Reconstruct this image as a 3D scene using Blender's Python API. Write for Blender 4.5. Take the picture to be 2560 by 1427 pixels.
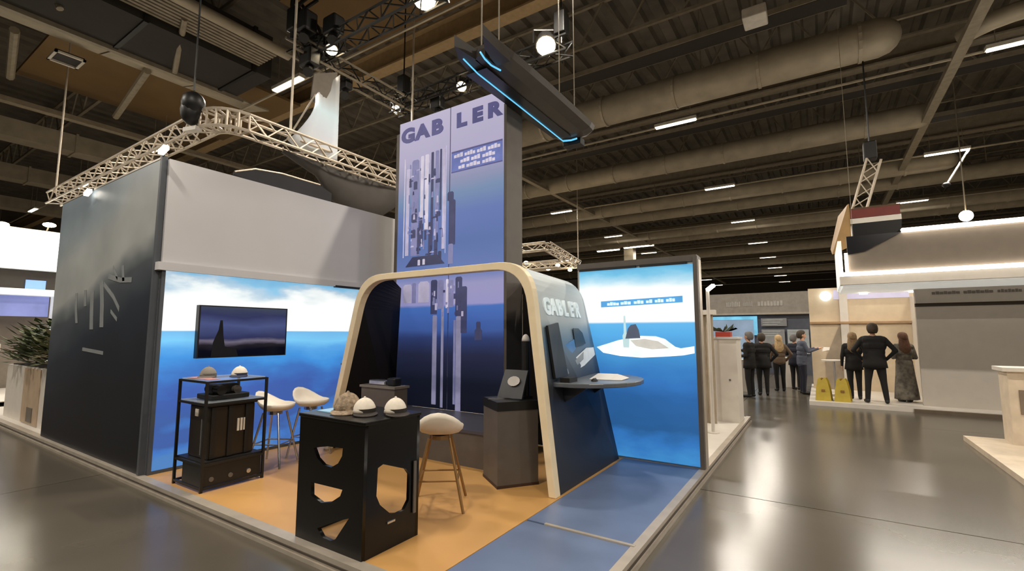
import bpy, bmesh, math, random
import numpy as np
from mathutils import Vector, Matrix

for _o in list(bpy.data.objects):
    bpy.data.objects.remove(_o, do_unlink=True)
SC = bpy.context.scene
COL = SC.collection
random.seed(7)

# ------------------------------------------------------------------ camera, world, exposure
cam_d = bpy.data.cameras.new('camera')
cam_d.sensor_width = 36.0
cam_d.lens = 1178.0 / 2560.0 * 36.0
cam_d.clip_end = 400
cam = bpy.data.objects.new('camera', cam_d)
COL.objects.link(cam)
cam.location = (0, 0, 1.8)
cam.rotation_euler = (math.radians(90 + 5.7443), 0, math.radians(33.0387))
SC.camera = cam

world = bpy.data.worlds.new('hall_world')
SC.world = world
world.use_nodes = True
world.node_tree.nodes['Background'].inputs[0].default_value = (0.9, 0.82, 0.7, 1)
world.node_tree.nodes['Background'].inputs[1].default_value = 0.05

SC.view_settings.view_transform = 'Standard'
SC.view_settings.look = 'None'
SC.view_settings.exposure = 0.0
SC.view_settings.gamma = 1.0
SC.view_settings.use_curve_mapping = False

FIX_W = 420.0          # watts of one linear ceiling fixture
SPOT_W = 500.0         # watts of one booth spot
WARM = (1.0, 0.91, 0.79)

# ------------------------------------------------------------------ helpers
def lin(c):
    out = []
    for v in c[:3]:
        v = v / 255.0
        out.append(v / 12.92 if v <= 0.04045 else ((v + 0.055) / 1.055) ** 2.4)
    return (out[0], out[1], out[2], 1.0)

def _base(name):
    m = bpy.data.materials.new(name)
    m.use_nodes = True
    nt = m.node_tree
    b = nt.nodes['Principled BSDF']
    return m, nt, b

def mat(name, col, rough=0.6, metal=0.0, var=0.10, scale=6.0, emit=0.0, bump=0.0, spec=0.5, coat=0.0):
    m, nt, b = _base(name)
    tc = nt.nodes.new('ShaderNodeTexCoord')
    nz = nt.nodes.new('ShaderNodeTexNoise')
    nz.inputs['Scale'].default_value = scale
    nz.inputs['Detail'].default_value = 4
    nt.links.new(tc.outputs['Object'], nz.inputs['Vector'])
    cr = nt.nodes.new('ShaderNodeValToRGB')
    c = lin(col)
    cr.color_ramp.elements[0].position = 0.3
    cr.color_ramp.elements[1].position = 0.7
    cr.color_ramp.elements[0].color = tuple(max(0, v * (1 - var)) for v in c[:3]) + (1,)
    cr.color_ramp.elements[1].color = tuple(min(1, v * (1 + var)) for v in c[:3]) + (1,)
    nt.links.new(nz.outputs['Fac'], cr.inputs['Fac'])
    nt.links.new(cr.outputs['Color'], b.inputs['Base Color'])
    b.inputs['Roughness'].default_value = rough
    b.inputs['Metallic'].default_value = metal
    b.inputs['Specular IOR Level'].default_value = spec
    b.inputs['Coat Weight'].default_value = coat
    if emit:
        nt.links.new(cr.outputs['Color'], b.inputs['Emission Color'])
        b.inputs['Emission Strength'].default_value = emit
    if bump:
        bp = nt.nodes.new('ShaderNodeBump')
        bp.inputs['Strength'].default_value = bump
        bp.inputs['Distance'].default_value = 0.02
        nt.links.new(nz.outputs['Fac'], bp.inputs['Height'])
        nt.links.new(bp.outputs['Normal'], b.inputs['Normal'])
    return m

def print_mat(name, stops, lo, hi, amp=0.0, nscale=(1, 1, 1), shear=(0, 0), emit=0.0, rough=0.5, detail=3.0, blotch=0.0, bscale=1.0, swell=None):
    """printed picture: colours run along world height, wobbled by stretched noise.
    stops: [(height, rgb)], shear: height offset per metre of x and y"""
    m, nt, b = _base(name)
    ge = nt.nodes.new('ShaderNodeNewGeometry')
    mp = nt.nodes.new('ShaderNodeMapping')
    mp.inputs['Scale'].default_value = nscale
    nt.links.new(ge.outputs['Position'], mp.inputs['Vector'])
    nz = nt.nodes.new('ShaderNodeTexNoise')
    nz.inputs['Scale'].default_value = 1.0
    nz.inputs['Detail'].default_value = detail
    nt.links.new(mp.outputs['Vector'], nz.inputs['Vector'])
    sp = nt.nodes.new('ShaderNodeSeparateXYZ')
    nt.links.new(ge.outputs['Position'], sp.inputs['Vector'])
    def math_(op, a, bb):
        n = nt.nodes.new('ShaderNodeMath'); n.operation = op
        for i, v in enumerate((a, bb)):
            if isinstance(v, (int, float)):
                n.inputs[i].default_value = v
            else:
                nt.links.new(v, n.inputs[i])
        return n.outputs[0]
    h = sp.outputs['Z']
    if shear[0]:
        h = math_('ADD', h, math_('MULTIPLY', sp.outputs['X'], shear[0]))
    if shear[1]:
        h = math_('ADD', h, math_('MULTIPLY', sp.outputs['Y'], shear[1]))
    if amp:
        h = math_('ADD', h, math_('MULTIPLY', math_('SUBTRACT', nz.outputs['Fac'], 0.5), amp))
    if swell:
        # distance from the painted horizon times noise: the horizon itself stays straight
        h = math_('ADD', h, math_('MULTIPLY', math_('MULTIPLY', math_('ABSOLUTE', math_('SUBTRACT', sp.outputs['Z'], swell[0]), 0), swell[1]), math_('SUBTRACT', nz.outputs['Fac'], 0.5)))
    mr = nt.nodes.new('ShaderNodeMapRange')
    mr.inputs['From Min'].default_value = lo
    mr.inputs['From Max'].default_value = hi
    nt.links.new(h, mr.inputs['Value'])
    cr = nt.nodes.new('ShaderNodeValToRGB')
    el = cr.color_ramp.elements
    st = sorted(stops)
    while len(el) < len(st):
        el.new(0.5)
    for e, (z, c) in zip(el, st):
        e.position = min(1, max(0, (z - lo) / (hi - lo)))
    for e, (z, c) in zip(el, st):
        e.color = lin(c)
    nt.links.new(mr.outputs[0], cr.inputs['Fac'])
    out = cr.outputs['Color']
    if blotch:
        n2 = nt.nodes.new('ShaderNodeTexNoise')
        n2.inputs['Scale'].default_value = bscale
        n2.inputs['Detail'].default_value = 5
        nt.links.new(ge.outputs['Position'], n2.inputs['Vector'])
        mx = nt.nodes.new('ShaderNodeMix'); mx.data_type = 'RGBA'; mx.blend_type = 'OVERLAY'
        mx.inputs['Factor'].default_value = blotch
        nt.links.new(out, mx.inputs['A'])
        nt.links.new(n2.outputs['Fac'], mx.inputs['B'])
        out = mx.outputs['Result']
    b.inputs['Roughness'].default_value = rough
    if emit:
        # backlit print: most of its light comes through the cloth, little is reflected
        dm = nt.nodes.new('ShaderNodeMix'); dm.data_type = 'RGBA'; dm.blend_type = 'MULTIPLY'; dm.inputs['Factor'].default_value = 1.0
        nt.links.new(out, dm.inputs['A']); dm.inputs['B'].default_value = (.3, .3, .3, 1)
        nt.links.new(dm.outputs['Result'], b.inputs['Base Color'])
        b.inputs['Specular IOR Level'].default_value = 0.2
        nt.links.new(out, b.inputs['Emission Color'])
        b.inputs['Emission Strength'].default_value = emit
    else:
        nt.links.new(out, b.inputs['Base Color'])
    return m

def glow(name, col, strength):
    m, nt, b = _base(name)
    b.inputs['Base Color'].default_value = lin(col)
    b.inputs['Emission Color'].default_value = lin(col)
    b.inputs['Emission Strength'].default_value = strength
    return m

def glass_mat(name, tint=(235, 245, 250)):
    m, nt, b = _base(name)
    b.inputs['Base Color'].default_value = lin(tint)
    b.inputs['Roughness'].default_value = 0.03
    b.inputs['Alpha'].default_value = 0.28
    return m

def world_loc(o):
    v = Vector((0, 0, 0))
    while o:
        v += o.location
        o = o.parent
    return v

class MB:
    """collects shapes in world coordinates, builds ONE mesh object"""
    def __init__(s):
        s.v = []; s.f = []
    def add(s, vs, fs):
        n = len(s.v)
        s.v += [tuple(p) for p in vs]
        s.f += [tuple(i + n for i in f) for f in fs]
        return s
    def box(s, x0, x1, y0, y1, z0, z1):
        vs = [(x, y, z) for z in (z0, z1) for y in (y0, y1) for x in (x0, x1)]
        return s.add(vs, [(0, 2, 3, 1), (4, 5, 7, 6), (0, 1, 5, 4), (2, 6, 7, 3), (0, 4, 6, 2), (1, 3, 7, 5)])
    def rbox(s, c, hx, hy, z0, z1, ang):
        ca, sa = math.cos(ang), math.sin(ang)
        vs = []
        for z in (z0, z1):
            for (a, b) in ((-1, -1), (1, -1), (-1, 1), (1, 1)):
                x, y = a * hx, b * hy
                vs.append((c[0] + x * ca - y * sa, c[1] + x * sa + y * ca, z))
        return s.add(vs, [(0, 2, 3, 1), (4, 5, 7, 6), (0, 1, 5, 4), (2, 6, 7, 3), (0, 4, 6, 2), (1, 3, 7, 5)])
    def cyl(s, p0, p1, r0, r1=None, n=10, cap=True):
        r1 = r0 if r1 is None else r1
        p0, p1 = Vector(p0), Vector(p1)
        d = (p1 - p0).normalized()
        a = d.orthogonal().normalized(); b = d.cross(a)
        vs = []
        for p, r in ((p0, r0), (p1, r1)):
            for i in range(n):
                t = 2 * math.pi * i / n
                vs.append(p + a * (r * math.cos(t)) + b * (r * math.sin(t)))
        fs = [(i, (i + 1) % n, n + (i + 1) % n, n + i) for i in range(n)]
        if cap:
            fs += [tuple(range(n - 1, -1, -1)), tuple(range(n, 2 * n))]
        return s.add(vs, fs)
    def bar(s, p0, p1, w, h):
        """rectangular bar between two points (w sideways, h upwards)"""
        p0, p1 = Vector(p0), Vector(p1)
        d = (p1 - p0).normalized()
        up = Vector((0, 0, 1)) if abs(d.z) < 0.95 else Vector((0, 1, 0))
        a = d.cross(up).normalized(); b = a.cross(d)
        vs = [p + a * (sx * w / 2) + b * (sz * h / 2) for p in (p0, p1) for sz in (-1, 1) for sx in (-1, 1)]
        return s.add(vs, [(0, 2, 3, 1), (4, 5, 7, 6), (0, 1, 5, 4), (2, 6, 7, 3), (0, 4, 6, 2), (1, 3, 7, 5)])
    def loft(s, secs, cap=True, closed=True):
        n = len(secs[0]); vs = [p for q in secs for p in q]; fs = []
        for k in range(len(secs) - 1):
            for i in range(n if closed else n - 1):
                j = (i + 1) % n
                fs.append((k * n + i, k * n + j, (k + 1) * n + j, (k + 1) * n + i))
        if cap and closed:
            fs += [tuple(range(n - 1, -1, -1)), tuple((len(secs) - 1) * n + i for i in range(n))]
        return s.add(vs, fs)
    def prism(s, poly, off):
        """polygon (3D points) extruded by vector off"""
        n = len(poly); off = Vector(off)
        vs = [Vector(p) for p in poly] + [Vector(p) + off for p in poly]
        fs = [tuple(range(n - 1, -1, -1)), tuple(range(n, 2 * n))]
        fs += [(i, (i + 1) % n, n + (i + 1) % n, n + i) for i in range(n)]
        return s.add(vs, fs)
    def ball(s, c, rx, ry=None, rz=None, nu=14, nv=8, z0=-1.0, z1=1.0):
        ry = rx if ry is None else ry; rz = rx if rz is None else rz
        secs = []
        a0, a1 = math.asin(max(-1, z0)), math.asin(min(1, z1))
        for k in range(nv + 1):
            a = a0 + (a1 - a0) * k / nv
            r = max(0.002, math.cos(a))
            secs.append([(c[0] + rx * r * math.cos(2 * math.pi * i / nu), c[1] + ry * r * math.sin(2 * math.pi * i / nu), c[2] + rz * math.sin(a)) for i in range(nu)])
        return s.loft(secs)
    def tube(s, path, r, n=8):
        path = [Vector(p) for p in path]
        secs = []
        a = None
        for i, p in enumerate(path):
            d = (path[min(i + 1, len(path) - 1)] - path[max(i - 1, 0)]).normalized()
            if a is None:
                a = d.orthogonal().normalized()
            a = (a - d * a.dot(d)).normalized(); b = d.cross(a)
            secs.append([p + a * (r * math.cos(2 * math.pi * k / n)) + b * (r * math.sin(2 * math.pi * k / n)) for k in range(n)])
        return s.loft(secs)
    def build(s, name, m, parent=None, smooth=False, bevel=0.0, label=None, cat=None, group=None, kind=None, fix=True):
        off = world_loc(parent) if parent else Vector((0, 0, 0))
        own = None
        if not parent and not kind:
            a = np.array([tuple(p) for p in s.v]); own = Vector(((a[:, 0].min() + a[:, 0].max()) / 2, (a[:, 1].min() + a[:, 1].max()) / 2, a[:, 2].min()))
            off = own
        me = bpy.data.meshes.new(name)
        me.from_pydata([tuple(Vector(p) - off) for p in s.v], [], s.f)
        if fix:
            bm = bmesh.new(); bm.from_mesh(me); bmesh.ops.recalc_face_normals(bm, faces=bm.faces); bm.to_mesh(me); bm.free()
        if smooth:
            for p in me.polygons: p.use_smooth = True
        me.materials.append(m)
        o = bpy.data.objects.new(name, me)
        COL.objects.link(o)
        if own is not None:
            o.location = own
        if parent: o.parent = parent
        if bevel:
            bv = o.modifiers.new('bevel', 'BEVEL'); bv.width = bevel; bv.segments = 2; bv.limit_method = 'ANGLE'
        return tag(o, label, cat, group, kind)

def tag(o, label=None, cat=None, group=None, kind=None):
    if label: o['label'] = label
    if cat: o['category'] = cat
    if group: o['group'] = group
    if kind: o['kind'] = kind
    return o

def thing(name, loc, label, cat, group=None):
    o = bpy.data.objects.new(name, None)
    COL.objects.link(o)
    o.location = loc
    o.empty_display_size = 0.1
    return tag(o, label, cat, group)

def B(name, m, parent, *box, **k):
    return MB().box(*box).build(name, m, parent, **k)

def dup(o, dloc, label=None, group=None):
    r = o.copy(); COL.objects.link(r)
    r.location = Vector(o.location) + Vector(dloc)
    if label: r['label'] = label
    if group: r['group'] = group
    for ch in list(o.children):
        c = ch.copy(); COL.objects.link(c); c.parent = r
        for g in list(ch.children):
            d = g.copy(); COL.objects.link(d); d.parent = c
    return r

def curve_mesh(cu):
    o = bpy.data.objects.new('tmp', cu); COL.objects.link(o)
    dg = bpy.context.evaluated_depsgraph_get(); dg.update()
    me = bpy.data.meshes.new_from_object(o.evaluated_get(dg))
    bpy.data.objects.remove(o, do_unlink=True)
    return me

def holed(name, m, parent, outer, holes, origin, ux, uy, thick):
    """flat board with cut-outs; outer/holes are 2D loops on plane origin + a*ux + b*uy"""
    cu = bpy.data.curves.new(name, 'CURVE'); cu.dimensions = '2D'; cu.fill_mode = 'BOTH'; cu.extrude = thick / 2
    for loop in [outer] + holes:
        sp = cu.splines.new('POLY'); sp.points.add(len(loop) - 1); sp.use_cyclic_u = True
        for p, q in zip(sp.points, loop): p.co = (q[0], q[1], 0, 1)
    me = curve_mesh(cu); me.name = name
    ux, uy = Vector(ux), Vector(uy); uz = ux.cross(uy)
    M = Matrix((ux, uy, uz)).transposed().to_4x4()
    M.translation = Vector(origin) - world_loc(parent)
    me.transform(M)
    me.materials.clear(); me.materials.append(m)
    o = bpy.data.objects.new(name, me); COL.objects.link(o); o.parent = parent
    return o

def text(name, body, m, parent, origin, right, up, cap, sx=1.0, depth=0.01, bold=0.0, align='LEFT'):
    cu = bpy.data.curves.new(name, 'FONT'); cu.body = body; cu.size = cap / 0.72; cu.extrude = depth / 2; cu.offset = bold
    cu.align_x = align; cu.resolution_u = 4
    me = curve_mesh(cu); me.name = name
    r, u = Vector(right).normalized(), Vector(up).normalized()
    M = Matrix((r * sx, u, r.cross(u))).transposed().to_4x4()
    M.translation = Vector(origin) - world_loc(parent)
    me.transform(M)
    me.materials.clear(); me.materials.append(m)
    o = bpy.data.objects.new(name, me); COL.objects.link(o); o.parent = parent
    return o

def light(name, kind, parent, loc, power, col=WARM, size=(1, 1), target=None, spot=60, blend=0.5, radius=0.1):
    d = bpy.data.lights.new(name, kind); d.energy = power; d.color = col
    if kind == 'AREA':
        d.shape = 'RECTANGLE'; d.size, d.size_y = size
    if kind == 'SPOT':
        d.spot_size = math.radians(spot); d.spot_blend = blend; d.shadow_soft_size = radius
    o = bpy.data.objects.new(name, d); COL.objects.link(o)
    o.location = Vector(loc) - (world_loc(parent) if parent else Vector((0, 0, 0)))
    if target is not None:
        o.rotation_euler = (Vector(target) - Vector(loc)).to_track_quat('-Z', 'Y').to_euler()
    if parent: o.parent = parent
    return o

def truss(mb_ch, mb_br, p0, p1, w=0.29, r=0.024, step=0.5):
    """square lattice truss between two points"""
    p0, p1 = Vector(p0), Vector(p1); d = (p1 - p0).normalized()
    up = Vector((0, 0, 1)) if abs(d.z) < 0.9 else Vector((0, 1, 0))
    a = d.cross(up).normalized() * (w / 2); b = a.cross(d).normalized() * (w / 2)
    cs = [a + b, a - b, -a - b, -a + b]
    for c in cs: mb_ch.cyl(p0 + c, p1 + c, r, n=6)
    L = (p1 - p0).length; k = max(1, round(L / step))
    for i in range(k):
        q0 = p0 + d * (L * i / k); q1 = p0 + d * (L * (i + 1) / k)
        for j in range(4):
            c, e = cs[j], cs[(j + 1) % 4]
            if i % 2: c, e = e, c
            mb_br.cyl(q0 + c, q1 + e, r * 0.55, n=4, cap=False)

# ------------------------------------------------------------------ shared materials
M = {}
M['concrete'] = mat('polished_concrete', (84, 78, 68), rough=0.22, var=0.10, scale=0.9, spec=0.4)
M['screed'] = mat('floor_joint_filler', (52, 46, 38), rough=0.7)
M['deck'] = mat('steel_roof_deck', (104, 98, 88), rough=0.7, var=0.25, scale=1.5)
M['hallwall'] = mat('hall_wall_paint', (96, 88, 76), rough=0.8)
M['steel'] = mat('grey_painted_steel', (140, 130, 112), rough=0.6, var=0.15)
M['tansteel'] = mat('tan_painted_beam', (165, 140, 102), rough=0.6, var=0.1)
M['duct'] = mat('galvanised_duct', (172, 162, 142), rough=0.55, metal=0.15, var=0.14, scale=2)
M['darkduct'] = mat('black_insulated_duct', (40, 36, 30), rough=0.8)
M['fixture'] = mat('white_lamp_body', (205, 200, 190), rough=0.5)
M['tube'] = glow('warm_led_tube', (255, 240, 215), 9.0)
M['ledwhite'] = glow('white_led_strip', (255, 246, 232), 9.0)
M['spot_glow'] = glow('spot_lens_glow', (255, 232, 190), 30.0)
M['blackmetal'] = mat('black_powder_coat', (16, 15, 14), rough=0.45, var=0.2)
M['alu'] = mat('brushed_aluminium_truss', (196, 184, 166), rough=0.45, metal=0.35, var=0.1)
M['whitewall'] = mat('white_fabric_wall', (190, 188, 188), rough=0.85, var=0.03, scale=1.2)
M['whitegloss'] = mat('white_laminate', (205, 198, 188), rough=0.4, var=0.04)
M['cream'] = mat('cream_edge_laminate', (232, 214, 178), rough=0.45, var=0.05)
M['darkpanel'] = mat('anthracite_laminate', (50, 51, 55), rough=0.38, var=0.15)
M['slateedge'] = mat('slate_edge_profile', (74, 78, 84), rough=0.5, var=0.08)
M['greyped'] = mat('dark_grey_laminate', (92, 85, 78), rough=0.5, var=0.08)
M['blacktable'] = mat('black_lacquer', (8, 7, 6), rough=0.3, var=0.2, spec=0.3)
M['chrome'] = mat('brushed_chrome', (190, 190, 195), rough=0.25, metal=0.9, var=0.05)
M['bronze'] = mat('bronze_tube', (150, 115, 72), rough=0.4, metal=0.5, var=0.1)
M['seat'] = mat('off_white_seat_shell', (222, 212, 196), rough=0.5, var=0.04)
M['orange'] = mat('ochre_vinyl_floor', (192, 146, 86), rough=0.42, var=0.07, scale=0.8)
M['bluecarpet'] = mat('dusty_blue_floor', (98, 113, 142), rough=0.36, var=0.13, scale=2.2)
M['profile'] = mat('aluminium_edge_profile', (176, 166, 152), rough=0.4, metal=0.3, var=0.1)
M['darkgap'] = mat('dark_profile_groove', (70, 62, 54), rough=0.6)

# ================================================================== HALL SHELL
HX0, HX1, HY0, HY1, HZ = -58.0, 32.0, -25.0, 95.0, 12.4
floor = B('floor', M['screed'], None, HX0, HX1, HY0, HY1, -0.3, -0.012, kind='structure')
tag(floor, 'polished brown-grey concrete hall floor', None)
proto_me = None
for i in range(15):
    for j in range(20):
        x0 = HX0 + 2.2 + i * 6.0; y0 = HY0 + 0.94 + j * 6.0
        if x0 > HX1 - 6.5 or y0 > HY1 - 6.5: continue
        if proto_me is None:
            s = MB().box(-2.993, 2.993, -2.993, 2.993, -0.04, 0.0).build('slab', M['concrete'], floor)
            proto_me = s.data
        else:
            s = bpy.data.objects.new('slab', proto_me); COL.objects.link(s); s.parent = floor
        s.location = (x0 + 3, y0 + 3, 0)

ceil = MB()
x = HX0; k = 0; prof = []
while x < HX1:
    prof += [(x, HZ), (x + 0.34, HZ), (x + 0.42, HZ + 0.16), (x + 0.62, HZ + 0.16)]
    x += 0.7
secs = [[(px, y, pz) for px, pz in prof] for y in (HY0, HY1)]
ceil.loft(secs, cap=False, closed=False)
ceil.build('ceiling', M['deck'], kind='structure', fix=False)
for nm, bx in (('wall_far', (HX0, HX1, HY1, HY1 + .3, 0, HZ)), ('wall_left', (HX0 - .3, HX0, HY0, HY1, 0, HZ)),
               ('wall_right', (HX1, HX1 + .3, HY0, HY1, 0, HZ)), ('wall_rear', (HX0, HX1, HY0 - .3, HY0, 0, HZ))):
    B(nm, M['hallwall'], None, *bx, kind='structure')

# roof beams along x (tan I-beams) and secondary beams along y
def ibeam_x(y, z, x0, x1, m, w=0.42, h=0.75):
    mb = MB()
    mb.box(x0, x1, y - w / 2, y + w / 2, z, z + 0.06)
    mb.box(x0, x1, y - 0.03, y + 0.03, z + 0.06, z + h - 0.06)
    mb.box(x0, x1, y - w / 2, y + w / 2, z + h - 0.06, z + h)
    return mb
ords = ['first', 'second', 'third', 'fourth', 'fifth', 'sixth', 'seventh', 'eighth', 'ninth', 'tenth']
for n, y in enumerate((1.6, 10.25, 18.85, 27.45, 36.05, 44.65, 53.25, 61.85)):
    if n == 0: continue
    ibeam_x(y, 10.5, HX0, HX1, M['tansteel']).build('trim_%d' % (n + 1), M['tansteel'] if n < 2 else M['steel'], kind='structure',
        label='tan steel roof beam crossing above the printed tower' if n == 1 else 'steel roof beam, %s row behind the tower' % ords[n - 1])

# deep joists hanging below the deck, running along x, thin dark lattice
for n, y in enumerate((6.0, 13.2, 16.9, 21.6, 24.2, 29.4, 32.4, 38.2, 40.6, 47, 50, 56, 60)):
    c = MB()
    X0 = -54 if y < 22 else -28
    c.bar((X0, y, 10.9), (14, y, 10.9), 0.1, 0.1); c.bar((X0, y, 12.2), (14, y, 12.2), 0.1, 0.1)
    x = X0
    while x < 14:
        c.bar((x, y, 10.9), (x + .8, y, 12.2), 0.05, 0.05); c.bar((x + .8, y, 12.2), (x + 1.6, y, 10.9), 0.05, 0.05)
        x += 1.6
    c.build('roof_joist', M['steel'], label='thin lattice roof joist, number %s counted from the camera' % (ords + ['eleventh', 'twelfth', 'thirteenth'])[n],
            cat='joist', group='lattice roof joists under the deck')

# round ducts along x
def duct(y, z, r, x0, x1, label, cap_r=True):
    e = thing('air_duct', ((x0 + x1) / 2, y, z - r), label, 'duct', 'round air ducts under the roof')
    n = 16
    mb = MB()
    prof = [(x0, r)]
    prof += [(x1 - r, r)] + [(x1 - r + r * math.sin(a), r * math.cos(a)) for a in (0.5, 0.9, 1.2, 1.45)]
    secs = [[(px, y + pr * math.cos(2 * math.pi * i / n), z + pr * math.sin(2 * math.pi * i / n)) for i in range(n)] for px, pr in prof]
    mb.loft(secs)
    b = mb.build('duct_shell', M['duct'], e, smooth=True)
    x = x0 + 1.2
    while x < x1 - r:
        MB().cyl((x - .04, y, z), (x + .04, y, z), r + .03, n=16).build('duct_flange', M['duct'], e)
        x += 2.4
    x = x0 + 2.0
    while x < x1 - r:
        MB().cyl((x, y, z + r), (x, y, 12.4), 0.02, n=5).build('hanger_rod', M['steel'], e)
        x += 4.8
    return e
duct(15.1, 9.55, 0.50, -9.5, 2.2, 'fat round air duct with a rounded end, nearest the camera')
duct(21.0, 9.35, 0.42, -21, 3.7, 'second round air duct behind the fat nearest one')
duct(26.9, 9.25, 0.40, -24, 5.4, 'third round air duct counted from the camera')
duct(29.3, 9.2, 0.36, -24, 9.5, 'fourth round air duct counted from the camera')
duct(35.0, 9.2, 0.42, -26, 12, 'fifth round air duct counted from the camera')
duct(37.3, 9.2, 0.36, -26, 12, 'sixth round air duct counted from the camera')
duct(46.0, 9.2, 0.45, -28, 14, 'seventh round air duct counted from the camera')
duct(54.5, 9.2, 0.45, -30, 14, 'eighth round air duct, deep in the hall')
duct(63.0, 9.2, 0.45, -30, 14, 'farthest round air duct, deep in the hall')

for n, x in enumerate((-26.0, -33.0, -41.0)):
    e = thing('air_duct', (x, 14, 8.9), 'pale square duct over the far left hall, %s from the booth' % ords[n], 'duct', 'square ducts over the far left hall')
    B('duct_shell', M['duct'], e, x - .45, x + .45, -2, 30, 9.3, 10.0)
    for y in (2, 6, 10, 14, 18, 22, 26):
        B('duct_flange', M['duct'], e, x - .5, x + .5, y - .04, y + .04, 9.25, 10.05)
# flat cable trays beside ducts (dark undersides)
for n, (y, x0, x1) in enumerate(((13.4, -12, 1.0), (19.3, -22, 6), (23.3, -22, 8), (31.5, -24, 10), (42.5, -26, 12))):
    e = thing('cable_tray', ((x0 + x1) / 2, y, 9.9), 'flat dark cable tray, %s counted from the camera' % ords[n], 'cable tray', 'cable trays along the ducts')
    B('tray_bed', M['darkduct'], e, x0, x1, y - .3, y + .3, 9.9, 9.93)
    for sgn in (-1, 1):
        B('tray_rail', M['steel'], e, x0, x1, y + sgn * .3 - .02, y + sgn * .3 + .02, 9.9, 10.05)

# long steel rails along y under the roof
for x, z, w, y0, y1, lab in ((3.45, 9.0, 0.24, 6, 75, 'long pale steel rail running into the hall above the right aisle'),
                             (-11.3, 9.0, 0.22, 12, 75, 'long steel rail running into the hall right of the tower'),
                             (-21.0, 9.0, 0.28, -6, 34, 'long pale steel rail on the far left under the roof')):
    MB().box(x - w / 2, x + w / 2, y0, y1, z, z + .16).build('roof_rail', M['steel'], label=lab, cat='rail')

# left roof plant: black insulated duct, ribbed catwalk, panels and struts
e = thing('insulated_duct', (-13.7, 2, 9.0), 'huge black insulated rectangular duct at the upper left', 'duct')
B('duct_body', M['darkduct'], e, -14.75, -12.8, 0, 7.0, 9.05, 10.3)
for y in (1.5, 4.0, 6.5):
    B('duct_band', M['blackmetal'], e, -14.79, -12.76, y - .05, y + .05, 9.0, 10.34)
MB().box(-14.8, -14.66, 0, 7.2, 8.94, 9.06).build('edge_angle', M['steel'], e)
e = thing('catwalk', (-12.1, 2, 9.2), 'ribbed steel catwalk beside the black rectangular duct', 'catwalk')
for i in range(9):
    x = -12.72 + i * .135
    B('rib', M['steel'], e, x, x + .075, 0, 6.6, 9.2, 9.26)
MB().cyl((-11.42, 0, 9.12), (-11.42, 6.7, 9.12), .13, n=10).build('edge_pipe', M['duct'], e, smooth=True)
e = thing('soffit_panel_row', (-15.8, 2, 9.3), 'row of light grey soffit panels left of the black duct', 'ceiling panels')
for i in range(4):
    y = 0 + i * 2.05
    MB().prism([(-16.15, y, 9.4), (-14.9, y, 9.1), (-14.9, y + 2.0, 9.1), (-16.15, y + 2.0, 9.4)], (0, 0, .05)).build('soffit_panel', M['duct'], e)
for n, (a, b_) in enumerate((((-16.4, 2.5, 9.3), (-19.6, 3.0, 9.3)), ((-15.6, 5.0, 9.2), (-19.9, 5.6, 9.2)), ((-13.8, 2.75, 8.98), (-15.1, 1.6, 12.2)), ((-12.2, 4.55, 9.2), (-14.6, 5.3, 9.0)))):
    MB().cyl(a, b_, .1 if n < 2 else .07, n=8).build('roof_strut', M['steel'], label=('pale slanting strut at the far upper left corner', 'pale slanting strut above the lattice truss corner',
        'upright strut at the top left beside the black duct', 'slanting strut under the ribbed catwalk')[n], cat='strut')
e = thing('vent_frame', (-16.4, 3.4, 9.05), 'white rectangular vent frame under the roof at upper left', 'vent')
for bx in ((-16.75, -16.05, 3.18, 3.24, 9.0, 9.05), (-16.75, -16.05, 3.74, 3.8, 9.0, 9.05), (-16.75, -16.69, 3.18, 3.8, 9.0, 9.05), (-16.11, -16.05, 3.18, 3.8, 9.0, 9.05)):
    B('frame_side', M['fixture'], e, *bx)
B('grille', M['darkduct'], e, -16.7, -16.1, 3.2, 3.78, 9.05, 9.1)
e = thing('air_diffuser', (-.86, 11.7, 9.0), 'small white square air box above the hall near the top right', 'vent')
B('box_body', M['fixture'], e, -1.12, -.62, 11.45, 12.0, 9.0, 9.25, bevel=.03)
MB().cyl((-.87, 11.72, 9.25), (-.87, 11.72, 12.4), .05, n=6).build('stem', M['steel'], e)
# wooden/tan ceiling soffits lit by the lamps
for n, bx in enumerate(((-21.5, -15.8, 3.4, 9.8, 10.2, 10.3), (-12.4, -5.6, 6.9, 9.9, 11.2, 11.3))):
    B('ceiling_board', mat('brown_soffit_%d' % n, (112, 88, 52), rough=.7, var=.12, scale=.7), None, *bx,
      label=('large brown ceiling board at the far left behind the truss', 'large brown ceiling board in front of the tan beam above the booth')[n], cat='ceiling board')
# white round ducts right, elbow pieces
e = thing('ring_duct', (5.2, 15.5, 9.4), 'curved pale duct elbow at the right edge under the roof', 'duct')
pth = [(4.6 + 1.3 * math.cos(a), 16.6 + 1.3 * math.sin(a), 9.4) for a in np.linspace(-2.6, 0.3, 12)]
MB().tube(pth, .22, 10).build('elbow', M['duct'], e, smooth=True)
MB().cyl((5.2, 15.5, 9.5), (5.2, 15.5, 12.4), .03, n=5).build('hanger_rod', M['steel'], e)

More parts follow.
